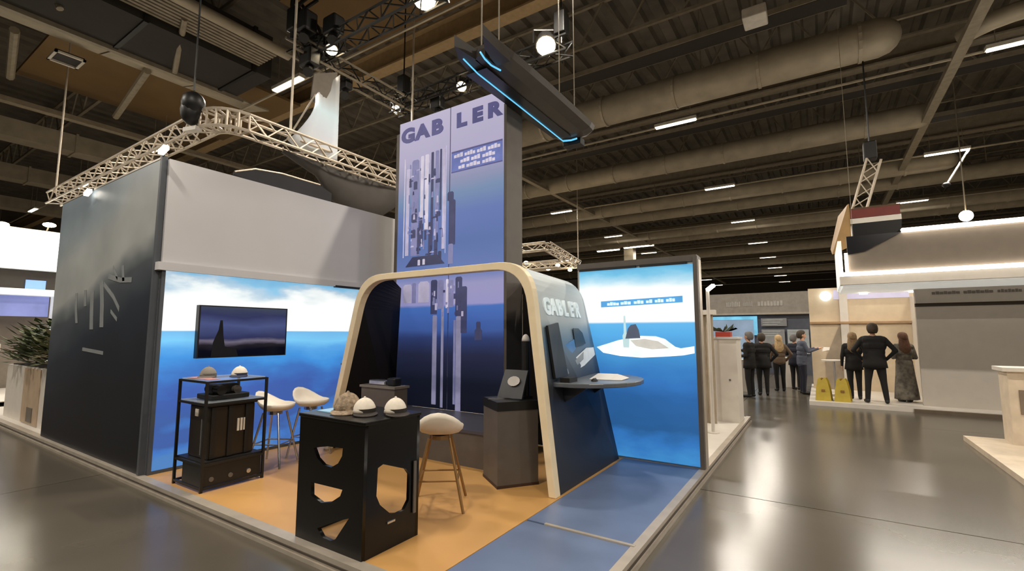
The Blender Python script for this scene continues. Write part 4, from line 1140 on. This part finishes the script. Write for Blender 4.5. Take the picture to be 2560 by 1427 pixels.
# ---- right-hand stand: platform, walls, hanging fascia
rs = thing('right_stand', (1.2, 16, 0), 'white exhibition stand with wall panels behind the group of three people', 'exhibition stand')
warmw = mat('warm_white_wall', (206, 188, 160), rough=.7, var=.05)
B('stand_deck', M['whitegloss'], rs, -.32, 6.5, 14.2, 19, 0, .10)
B('back_panel', warmw, rs, -.25, .62, 17.5, 17.6, .1, 3.18)
B('back_panel', warmw, rs, .66, 2.35, 17.5, 17.6, .1, 3.18)
B('wall_pilaster', M['whitegloss'], rs, .54, .74, 17.42, 17.5, .1, 3.18)
B('wall_shelf', mat('oak_ledge', (160, 128, 92), rough=.5), rs, -.25, 2.3, 17.36, 17.5, 2.08, 2.14)
MB().prism([(.1, 17.49, .1), (.1, 17.49, 1.0), (.54, 17.49, 2.1), (.54, 17.49, .1)], (0, -.03, 0)).build('sloped_inset', mat('taupe_inset', (150, 136, 118), rough=.7), rs)
lz = glow('white_round_lamp', (232, 248, 255), 2.5)
MB().cyl((.2, 17.4, 2.93), (.2, 17.46, 2.93), .15, n=20).build('round_lamp', lz, rs)
B('lit_header', mat('lilac_header', (188, 184, 210), emit=.3, var=.04), rs, .4, 2.2, 17.46, 17.5, 2.82, 3.1)
B('end_post', M['whitegloss'], rs, 2.2, 2.36, 14.87, 17.5, .1, 2.82)
greyw = mat('warm_grey_wall', (176, 168, 158), rough=.6, var=.03)
gw = thing('grey_wall', (3.6, 14.8, .1), 'plain warm grey wall with lettered header at the right', 'partition wall')
B('wall_panel', greyw, gw, 1.95, 5.2, 14.72, 14.85, .1, 2.42)
B('wall_header', greyw, gw, 1.95, 5.2, 14.66, 14.85, 2.5, 2.95)
B('shadow_gap', M['darkgap'], gw, 1.95, 5.2, 14.74, 14.85, 2.42, 2.5)
for a, b_ in ((2.25, 2.75), (2.8, 3.3), (3.36, 3.75)):
    nq = 7; w = (b_ - a) / nq; mb = MB()
    for q in range(nq):
        mb.box(a + q * w + .008, a + (q + 1) * w - .008, 14.645, 14.66, 2.70, 2.755 + .012 * (q % 2))
    mb.build('blurred_word', mat('grey_ink', (104, 96, 88)) if 'grey_ink' not in bpy.data.materials else bpy.data.materials['grey_ink'], gw)
B('plinth', mat('brown_plinth', (96, 84, 70), rough=.5), gw, 1.7, 5.2, 14.1, 14.2, 0, .08)

fa = thing('hanging_fascia', (2.6, 13.3, 2.85), 'hanging white fascia box edged with bright light lines', 'hanging sign')
facem = mat('grey_fascia_face', (112, 102, 90), rough=.5, var=.06)
B('front_face', facem, fa, .62, 6.5, 13.05, 13.1, 3.10, 3.98)
B('lower_light_line', M['ledwhite'], fa, .5, 6.5, 12.98, 13.05, 3.08, 3.16)
B('upper_light_line', M['ledwhite'], fa, 1.6, 6.5, 12.98, 13.06, 3.97, 4.05)
B('bottom_lip', M['whitegloss'], fa, .45, 6.5, 12.95, 13.25, 2.88, 3.07)
B('side_light_line', M['ledwhite'], fa, .56, .62, 12.98, 13.06, 3.16, 3.6)
B('side_face', wlit, fa, .45, .52, 13.05, 15.4, 2.9, 3.9)
B('soffit', wlit, fa, .5, 6.5, 13.1, 15.4, 2.84, 2.88)
MB().prism([(.62, 13.04, 3.56), (.95, 13.04, 3.62), (1.6, 13.04, 3.98), (.62, 13.04, 3.98)], (0, -.02, 0)).build('slanted_corner', mat('dark_reflector', (22, 22, 26), rough=.2), fa)
for x in (.8, 5.5):
    MB().cyl((x, 14, 3.98), (x, 14, 12.4), .007, n=4).build('suspension_wire', M['steel'], fa)
for k, (x, y) in enumerate(((1.0, 15.2), (2.0, 15.2))):  # downlights added under the soffit to brighten the back panels
    dl = MB().cyl((x, y, 2.80), (x, y, 2.84), .09, n=14).build('added_downlight', M['ledwhite'], fa)
    light('added_downlight_beam', 'SPOT', fa, (x, y, 2.78), 55, (1, .9, .76), target=(x - .4, 17.3, 1.4), spot=130)
light('fascia_glow', 'AREA', fa, (3.4, 12.94, 3.12), 90, (1, .93, .82), (5.5, .1), target=(3.4, 11.0, 2.6))

fb = thing('flag_sign', (1.3, 15, 4.1), 'hanging sign box with red white and black bands', 'hanging sign')
B('red_band', mat('red_band', (104, 32, 22), rough=.5), fb, .82, 1.84, 14.9, 15.7, 4.76, 4.98)
B('white_band', M['whitegloss'], fb, .82, 1.86, 14.92, 15.7, 4.62, 4.755)
MB().prism([(.84, 14.92, 4.62), (1.86, 14.92, 4.62), (1.84, 14.92, 4.38), (1.35, 14.92, 4.02), (.95, 14.92, 4.05), (.84, 14.92, 4.2)], (0, .7, 0)).build('black_body', M['blacktable'], fb)
MB().prism([(.82, 14.9, 4.05), (.82, 14.9, 5.15), (.62, 15.6, 5.0), (.40, 15.6, 4.1), (.42, 15.2, 3.9)], (-.03, 0, 0)).build('amber_side', mat('amber_side', (150, 116, 66), rough=.5), fb)
MB().box(.8, 1.86, 14.95, 15.7, 4.985, 5.03).build('brown_top', mat('brown_top', (92, 62, 36), rough=.6), fb)
MB().box(1.15, 1.4, 14.9, 14.92, 4.16, 4.24).build('reflection_patch', M['ledwhite'], fb)  # glowing patch painted for white light reflected on the black body
tt = thing('truss_mast', (1.2, 15.2, 5.05), 'short pale lattice truss carrying the red banded sign', 'truss')
ch, br = MB(), MB(); truss(ch, br, (1.05, 15.2, 5.05), (1.42, 15.2, 6.3), w=.3, r=.03, step=.3)
c = ch.build('chord_set', M['alu'], tt); br.build('lattice', M['alu'], c)
MB().box(1.22, 1.5, 15.05, 15.35, 6.32, 6.8).build('chain_hoist', M['blackmetal'], tt, bevel=.03)
MB().cyl((1.36, 15.2, 6.8), (1.36, 15.2, 9.06), .02, n=5).build('chain', M['blackmetal'], tt)
# slim bracket light right
e = thing('slanted_light_arm', (4.9, 24.5, 7.9), 'thin slanting arm hanging from a linear light at the right', 'lamp arm')
MB().cyl((5.33, 24.8, 9.03), (4.6, 24.8, 7.75), .04, n=6).build('arm', M['fixture'], e)
MB().ball((4.55, 24.8, 7.68), .14, .14, .1, nu=10, nv=5).build('camera_dome', M['blackmetal'], e)
e = thing('spotlight', (4.65, 22.9, 6), 'round glowing lamp above the fascia at the right', 'spotlight')
MB().ball((4.65, 22.9, 6.0), .2, .2, .2, nu=14, nv=8).build('lens', M['spot_glow'], e)
MB().cyl((4.65, 22.9, 6.15), (4.65, 22.9, 12.4), .02, n=5).build('stem', M['steel'], e)

# ---- counter and low platform at right edge
e = thing('low_platform', (4, 9.5, 0), 'low white platform corner at the right picture edge', 'platform')
B('deck', mat('beige_deck', (196, 180, 158), rough=.45), e, 1.93, 5.5, 4.5, 11.0, 0, .08)
e = thing('info_counter', (2.8, 10.8, .08), 'white counter with dark niches at the right picture edge', 'counter')
B('counter_body', mat('beige_white_counter', (206, 190, 168), rough=.45), e, 2.42, 3.6, 10.5, 10.95, .08, 1.2)
B('counter_top', M['whitegloss'], e, 2.36, 3.7, 10.45, 11.0, 1.2, 1.26)
B('niche', mat('taupe_niche', (120, 106, 90), rough=.6), e, 2.53, 3.4, 10.485, 10.5, .55, .92)
B('niche', bpy.data.materials['taupe_niche'], e, 2.58, 3.4, 10.485, 10.5, .15, .36)

# ---- far stands across the aisle
fs = thing('far_stand', (-2.2, 24, 0), 'far grey stand with blue screen and dark notice boards', 'exhibition stand')
B('header', mat('grey_header', (148, 142, 134), rough=.6), fs, -4.4, -.25, 23.9, 24.1, 2.7, 3.6)
B('header_lip', M['profile'], fs, -4.4, -.25, 23.85, 24.1, 2.62, 2.70)
B('rear_wall', mat('slate_wall', (78, 82, 94), rough=.6), fs, -4.4, -.25, 24.1, 24.2, 0, 2.62)
blue_s = mat('blue_stand_light', (104, 178, 214), emit=.6, var=.3, scale=1.5)
B('blue_frame', blue_s, fs, -4.3, -2.35, 23.95, 24.0, 2.4, 2.56)
B('blue_frame', blue_s, fs, -2.5, -2.35, 23.95, 24.0, 1.7, 2.4)
B('blue_screen', mat('pale_blue_screen', (128, 150, 176), emit=.4, var=.2, scale=1), fs, -4.3, -2.5, 23.97, 24.0, .6, 2.4)
for k, (x0, x1, z0, z1) in enumerate(((-2.2, -1.2, 2.1, 2.45), (-2.2, -1.3, 1.2, 1.95), (-1.2, -.4, .9, 1.95))):
    nbd = B('notice_board', mat('notice_board_%d' % k, ((132, 134, 136), (142, 144, 146), (166, 174, 178))[k]), fs, x0, x1, 23.97, 24.0, z0, z1)
    for q in range(3):
        B('text_line', mat('notice_text_%d%d' % (k, q), (170, 174, 176)), nbd, x0 + .06, x1 - .15 - .1 * q, 23.955, 23.968, z1 - .1 - .1 * q, z1 - .06 - .1 * q)
for a, b_ in ((-3.6, -3.0), (-2.9, -2.5), (-2.3, -1.3)):
    nq = 8; w = (b_ - a) / nq; mb = MB()
    for q in range(nq): mb.box(a + q * w + .01, a + (q + 1) * w - .01, 23.88, 23.9, 3.0, 3.2 + .03 * (q % 2))
    mb.build('blurred_word', mat('pale_grey_ink_%d' % int(-a * 10), (176, 172, 166)), fs)
# distant trusses right of the tower with small lamps
ft = thing('distant_truss', (-12, 20, 5.3), 'distant pale lattice truss with little lamps right of the tower', 'truss')
for p0, p1 in (((-13.8, 17.5, 5.5), (-9.6, 17.5, 5.5)), ((-9.6, 17.5, 5.5), (-10.8, 23.2, 5.5)), ((-13.8, 17.5, 5.5), (-15.0, 23.2, 5.5)), ((-15, 23.2, 5.5), (-10.8, 23.2, 5.5)), ((-14.2, 19.4, 5.0), (-10, 19.4, 5.0))):
    ch, br = MB(), MB(); truss(ch, br, p0, p1, w=.32, r=.035, step=.5)
    c = ch.build('chord_set', M['alu'], ft); br.build('lattice', M['alu'], c)
for k, (x, y) in enumerate(((-12.0, 22.0), (-11.2, 23.0), (-10.9, 21.0), (-12.8, 18.8), (-11.8, 19.4))):
    MB().ball((x, y, 5.2), .12, .12, .08, nu=10, nv=5).build('truss_lamp', M['spot_glow'], ft)
for x, y in ((-13.8, 17.5), (-10.8, 23.2)):
    MB().cyl((x, y, 5.6), (x, y, 12.4), .03, n=5).build('hanger_rod', M['alu'], ft)
B('red_flag', mat('red_white_flag', (166, 84, 74), rough=.6), ft, -12.2, -11.3, 22.0, 22.1, 4.0, 4.3)
sw = thing('distant_stand', (-12, 26, 0), 'distant beige stand top behind the GABLER tunnel wall', 'exhibition stand')
B('fascia', mat('beige_fascia', (150, 136, 116), rough=.6), sw, -18, -6.2, 25, 25.3, 3.2, 4.2)
B('wall', greyw, sw, -18, -6.2, 25.3, 25.5, 0, 3.2)
B('deck', M['whitegloss'], sw, -18, -6.2, 24.6, 25.3, 0, .1)

# ---- standing table with yellow figures
ht = thing('high_table', (.28, 15.6, .1), 'round white standing table behind the yellow signs', 'table')
MB().cyl((.28, 15.6, 1.04), (.28, 15.6, 1.07), .3, n=24).build('table_top', M['whitegloss'], ht)
MB().cyl((.28, 15.6, .13), (.28, 15.6, 1.04), .03, n=10).build('table_stem', M['chrome'], ht)
MB().cyl((.28, 15.6, .10), (.28, 15.6, .13), .22, n=20).build('table_foot', M['chrome'], ht)
yel = mat('yellow_plastic', (176, 152, 44), rough=.5, var=.1)
yd = mat('brown_sign_print', (136, 96, 40), rough=.6)
for n, x in enumerate((.0, .40)):
    ys = thing('yellow_floor_sign', (x, 14.55, .1), ('left yellow folding floor sign at the edge of the white stand', 'right yellow folding floor sign at the edge of the white stand')[n], 'floor sign', 'yellow folding floor signs')
    for s_, nm in ((-1, 'front_leaf'), (1, 'back_leaf')):
        yb, yt = 14.55 + s_ * .13, 14.55 + s_ * .02
        w = .17
        poly = [(-w, 0), (w, 0), (w * .86, .28), (w * .62, .50), (w * .35, .58), (w * .12, .54), (-.02, .5), (-w * .3, .57), (-w * .6, .52), (-w * .86, .28)]
        MB().prism([(x + a + .02 * s_, yb + (yt - yb) * z / .58, .1 + z) for a, z in poly], (0, .02, 0)).build('sign_leaf', yel, ys)
    MB().box(x - .05, x + .03, 14.448, 14.455, .32, .38).build('sign_mark', yd, ys)
    MB().box(x - .03, x + .05, 14.545, 14.56, .60, .66).build('hinge', yd, ys)

# ================================================================== PEOPLE
skin = mat('skin_tone', (196, 150, 122), rough=.6, var=.06)
def person(label, loc, facing, H, top, bottom, shoe, hair, long_hair=False, pose='stand', dress=None, arms=None, lean=0.0, jacket_len=.82, wide=1.0):
    """standing figure built from tapered limbs fused into one skin; local +y is the way the body faces"""
    k = H / 1.75
    prims = []            # (p0, p1, r0, r1, material index) capsules for colouring
    bm = bmesh.new()
    def cap_(p0, p1, r0, r1, mi, n=10):
        p0, p1 = Vector(p0) * k, Vector(p1) * k; r0 *= k; r1 *= k
        prims.append((p0, p1, r0, r1, mi))
        for p, r in ((p0, r0), (p1, r1)):
            mtx = Matrix.Translation(p)
            bmesh.ops.create_uvsphere(bm, u_segments=n, v_segments=7, radius=r, matrix=mtx)
        d = (p1 - p0)
        if d.length > 1e-4:
            rot = d.to_track_quat('Z', 'Y').to_matrix().to_4x4()
            bmesh.ops.create_cone(bm, cap_ends=True, segments=n, radius1=r0, radius2=r1, depth=d.length, matrix=Matrix.Translation((p0 + p1) / 2) @ rot)
    TOP, BOT, SHO, SKN = 0, 1, 2, 3
    st = {'stand': .09, 'apart': .17, 'close': .075}.get(pose, .1)
    ly = lean
    for s in (-1, 1):
        hip = (s * .09, 0, .92); kn = (s * (st * .5 + .05), .02, .50); an = (s * st, -.01, .09)
        cap_(hip, kn, .098 * wide, .068, BOT); cap_(kn, an, .066, .05, BOT)
        cap_((s * st, -.03, .05), (s * (st + .02), .16, .035), .045, .038, SHO)
    # torso
    cap_((-.07, 0, .93), (.07, 0, .93), .12 * wide, .12 * wide, BOT if jacket_len > .9 else TOP)
    for z, hw, r in ((.86, .075, .115), (1.0, .07, .12), (1.13, .07, .118), (1.26, .09, .125), (1.38, .115, .10)):
        if z >= jacket_len: cap_((-hw * wide, ly * (z - .9), z), (hw * wide, ly * (z - .9), z), r * wide, r * wide, TOP)
    cap_((-.165 * wide, ly * .5, 1.415), (.165 * wide, ly * .5, 1.415), .062, .062, TOP)
    cap_((0, ly * .5 - .005, 1.42), (0, ly * .6 + .012, 1.54), .056, .052, SKN)
    # head
    cap_((0, ly * .6 + .005, 1.655), (0, ly * .6 + .03, 1.61), .092, .07, SKN)
    cap_((0, ly * .6 + .035, 1.58), (0, ly * .6 + .055, 1.565), .05, .04, SKN)
    cap_((0, ly * .6 + .095, 1.625), (0, ly * .6 + .112, 1.605), .012, .015, SKN)
    for s in (-1, 1): cap_((s * .09, ly * .6, 1.64), (s * .093, ly * .6 - .01, 1.60), .018, .012, SKN)
    # arms and hands
    for s in (-1, 1):
        a = (arms or {}).get(s, 'down')
        sh = Vector((s * .185 * wide, ly * .5, 1.40))
        if a == 'down': el, wr, fd = Vector((s * .25 * wide, -.02, 1.12)), Vector((s * .255 * wide, .05, .88)), Vector((0, .15, -1))
        elif a == 'bent': el, wr, fd = Vector((s * .25 * wide, -.03, 1.12)), Vector((s * .12, .24, 1.10)), Vector((-s * .6, .8, .1))
        elif a == 'hip': el, wr, fd = Vector((s * .34 * wide, -.06, 1.16)), Vector((s * .22, .06, .96)), Vector((-s * .5, .5, -.5))
        else: el, wr, fd = Vector((s * .24 * wide, .12, 1.18)), Vector((s * .18, .36, 1.26)), Vector((0, .9, .3))
        fd.normalize()
        cap_(sh, el, .06, .048, TOP); cap_(el, wr, .046, .034, TOP)
        side = Vector((1, 0, 0)) if abs(fd.x) < .5 else Vector((0, 0, 1))
        side = (side - fd * side.dot(fd)).normalized(); nrm = fd.cross(side)
        if a == 'down': side, nrm = Vector((0, 1, 0)), Vector((s, 0, 0))
        palm = wr + fd * .05
        cap_(wr, palm, .028, .03, SKN, 8); cap_(palm - side * .018, palm + side * .018, .024, .024, SKN, 8)
        curl = -nrm if a == 'down' else nrm
        for q, L in zip((-.03, -.01, .011, .03), (.058, .072, .076, .066)):
            b0 = palm + fd * .025 + side * q; b1 = b0 + fd * L * .55; b2 = b1 + (fd * .7 + curl * .6).normalized() * L * .5
            cap_(b0, b1, .0105, .0095, SKN, 6); cap_(b1, b2, .0095, .008, SKN, 6)
        t0 = wr + fd * .025 + side * .026; t1 = t0 + (fd * .6 + side * .7).normalized() * .045; t2 = t1 + fd * .03
        cap_(t0, t1, .0125, .0105, SKN, 6); cap_(t1, t2, .0105, .009, SKN, 6)
    me = bpy.data.meshes.new('person'); bm.to_mesh(me); bm.free()
    o = bpy.data.objects.new('person', me); COL.objects.link(o)
    rm = o.modifiers.new('fuse', 'REMESH'); rm.mode = 'VOXEL'; rm.voxel_size = .0115
    sm_ = o.modifiers.new('soften', 'SMOOTH'); sm_.factor = .5; sm_.iterations = 3
    dg = bpy.context.evaluated_depsgraph_get(); dg.update()
    new = bpy.data.meshes.new_from_object(o.evaluated_get(dg))
    o.modifiers.clear(); o.data = new
    new.materials.clear()
    for m_ in (top, bottom, shoe, skin): new.materials.append(m_)
    nf = len(new.polygons)
    cen = np.empty(nf * 3, dtype=np.float32); new.polygons.foreach_get('center', cen); cen = cen.reshape(-1, 3)
    best = np.full(nf, 1e9); idx = np.zeros(nf, dtype=np.int32)
    for p0, p1, r0, r1, mi in prims:
        a = np.array(p0); d = np.array(p1) - a; L2 = max(1e-9, float(d @ d))
        t = np.clip((cen - a) @ d / L2, 0, 1)
        dist = np.linalg.norm(cen - a - t[:, None] * d, axis=1) - (r0 + (r1 - r0) * t)
        w = dist < best; best[w] = dist[w]; idx[w] = mi
    new.polygons.foreach_set('material_index', idx)
    new.polygons.foreach_set('use_smooth', [True] * nf)
    o.location = loc; o.rotation_euler = (0, 0, facing)
    tag(o, label, 'person')
    def child(mb, nm, m_):
        for i, p in enumerate(mb.v): mb.v[i] = tuple(Vector(p) * k)
        me2 = bpy.data.meshes.new(nm); me2.from_pydata(mb.v, [], mb.f)
        b2 = bmesh.new(); b2.from_mesh(me2); bmesh.ops.recalc_face_normals(b2, faces=b2.faces); b2.to_mesh(me2); b2.free()
        for p in me2.polygons: p.use_smooth = True
        me2.materials.append(m_)
        c = bpy.data.objects.new(nm, me2); COL.objects.link(c); c.parent = o
    # hair cap and fall
    hy = ly * .6
    hb = MB(); nu = 16; secs = []
    for zz, rx, ry, yo in ((1.775, .02, .02, -.005), (1.765, .055, .06, -.008), (1.735, .09, .095, -.012), (1.69, .104, .108, -.018), (1.65, .107, .105, -.03), (1.61, .102, .09, -.045), (1.565, .088, .07, -.05), (1.54, .07, .05, -.05)):
        secs.append([(rx * math.cos(2 * math.pi * i / nu), hy + yo + ry * math.sin(2 * math.pi * i / nu), zz) for i in range(nu)])
    hb.loft(secs); child(hb, 'hair', hair)
    if long_hair:
        hb = MB(); secs = []
        for zz, rx, ry, yo in ((1.66, .10, .07, -.05), (1.55, .112, .06, -.06), (1.44, .13, .055, -.075), (1.34, .135, .05, -.095), (1.26, .10, .035, -.10), (1.22, .05, .02, -.10)):
            secs.append([(rx * math.cos(2 * math.pi * i / nu), hy + yo + ry * math.sin(2 * math.pi * i / nu), zz) for i in range(nu)])
        hb.loft(secs); child(hb, 'long_hair', hair)
    for s in (-1, 1):
        child(MB().ball((s * .034, hy + .088, 1.645), .011, .008, .008, nu=8, nv=4), 'eye', M['blackmetal'])
    child(MB().box(-.024, .024, hy + .088, hy + .098, 1.568, 1.574), 'mouth', mat('lip', (150, 90, 80)) if 'lip' not in bpy.data.materials else bpy.data.materials['lip'])
    if dress is not None:
        db = MB(); secs = []
        for zz, rx, ry in ((1.05, .165, .13), (.9, .185, .15), (.7, .2, .165), (.45, .225, .185), (.2, .25, .205), (.07, .26, .21)):
            secs.append([(rx * (1 + .04 * math.sin(i * 2.4)) * math.cos(2 * math.pi * i / 20), ry * (1 + .05 * math.sin(i * 2.4)) * math.sin(2 * math.pi * i / 20), zz) for i in range(20)])
        db.loft(secs); child(db, 'dress_skirt', dress)
    elif jacket_len < .85:
        db = MB(); secs = []
        for zz, rx, ry in ((1.15, .175, .13), (1.0, .182, .137), (.88, .2, .145), (.78, .212, .15)):
            secs.append([(rx * wide * math.cos(2 * math.pi * i / 20), ry * wide * math.sin(2 * math.pi * i / 20), zz) for i in range(20)])
        db.loft(secs); child(db, 'jacket_skirt', top)
    return o
blk = mat('black_suit_cloth', (17, 15, 14), rough=.85, var=.15); navy = mat('navy_cloth', (22, 24, 38), rough=.85); brn = mat('brown_jacket', (96, 78, 60), rough=.85)
gry = mat('slate_blue_jacket', (74, 78, 92), rough=.85); flo = mat('grey_floral_cloth', (104, 98, 88), rough=.85, var=.6, scale=9)
shoe = mat('black_shoe', (12, 11, 10), rough=.5)
h_dk = mat('dark_brown_hair', (54, 42, 28), rough=.7, var=.3, scale=30); h_bl = mat('dark_blond_hair', (132, 106, 74), rough=.7, var=.3, scale=30)
h_rd = mat('auburn_hair', (92, 60, 42), rough=.7, var=.3, scale=30); h_gy = mat('grey_hair', (104, 100, 98), rough=.7); h_lb = mat('light_blond_hair', (178, 150, 108), rough=.7, var=.3, scale=30)
person('man in a black suit seen from behind, centre of the group of three', (1.08, 14.62, .1), .05, 1.92, blk, blk, shoe, h_dk, pose='apart', arms={-1: 'hip', 1: 'hip'}, jacket_len=.8, wide=1.12)
person('woman in black with long dark blond hair left of the suited man', (.69, 15.2, .1), .1, 1.70, blk, blk, shoe, h_bl, long_hair=True, pose='stand', arms={1: 'hip'}, jacket_len=.8)
person('woman in a long grey patterned dress right of the suited man', (1.72, 15.3, .1), .35, 1.70, flo, flo, shoe, h_rd, long_hair=True, pose='close', dress=flo, arms={-1: 'bent', 1: 'bent'}, jacket_len=.95)
person('man in a slate blue jacket holding papers, in profile beside the stand', (-.5, 16.6, 0), -1.3, 1.86, gry, navy, shoe, h_dk, arms={1: 'out', -1: 'out'}, jacket_len=.85, lean=.05)
person('man in a navy suit standing behind the slate blue jacket', (-.72, 17.75, 0), -.5, 1.74, navy, blk, shoe, h_gy, arms={-1: 'bent', 1: 'down'}, jacket_len=.8)
person('blond woman in a brown jacket and black trousers', (-1.12, 17.1, 0), .3, 1.72, brn, blk, shoe, h_lb, long_hair=True, arms={1: 'hip'}, jacket_len=.9)
person('man in black with broad shoulders in front of the blue screen', (-1.46, 15.7, 0), .2, 1.78, blk, blk, shoe, h_dk, arms={-1: 'hip', 1: 'hip'}, jacket_len=.78, wide=1.1)
person('person in black half hidden behind the tall white counter', (-1.72, 15.0, 0), 1.2, 1.82, blk, blk, shoe, h_gy, arms={-1: 'bent', 1: 'out'}, jacket_len=.8)
e = thing('paper_sheets', (-.1, 16.7, 1.3), 'white sheets held by the man in the slate blue jacket', 'papers')
MB().prism([(.02, 16.58, 1.26), (.18, 16.62, 1.28), (.2, 16.84, 1.36), (.04, 16.8, 1.36)], (0, 0, .004)).build('sheet', M['whitegloss'], e)
MB().prism([(.03, 16.57, 1.262), (.2, 16.6, 1.30), (.22, 16.82, 1.38), (.05, 16.79, 1.38)], (0, 0, .004)).build('sheet', M['whitegloss'], e)
for n, (x, y) in enumerate(((-2.05, 16.5), (-.85, 18.6))):
    e = thing('display_plinth', (x, y, 0), ('grey display plinth behind the broad shouldered man in black', 'white display plinth between the standing visitors')[n], 'plinth')
    B('plinth_body', greyw if n == 0 else M['whitegloss'], e, x - .2, x + .2, y - .2, y + .2, 0, .95)
    B('plinth_top', M['whitegloss'], e, x - .22, x + .22, y - .22, y + .22, .95, .98)
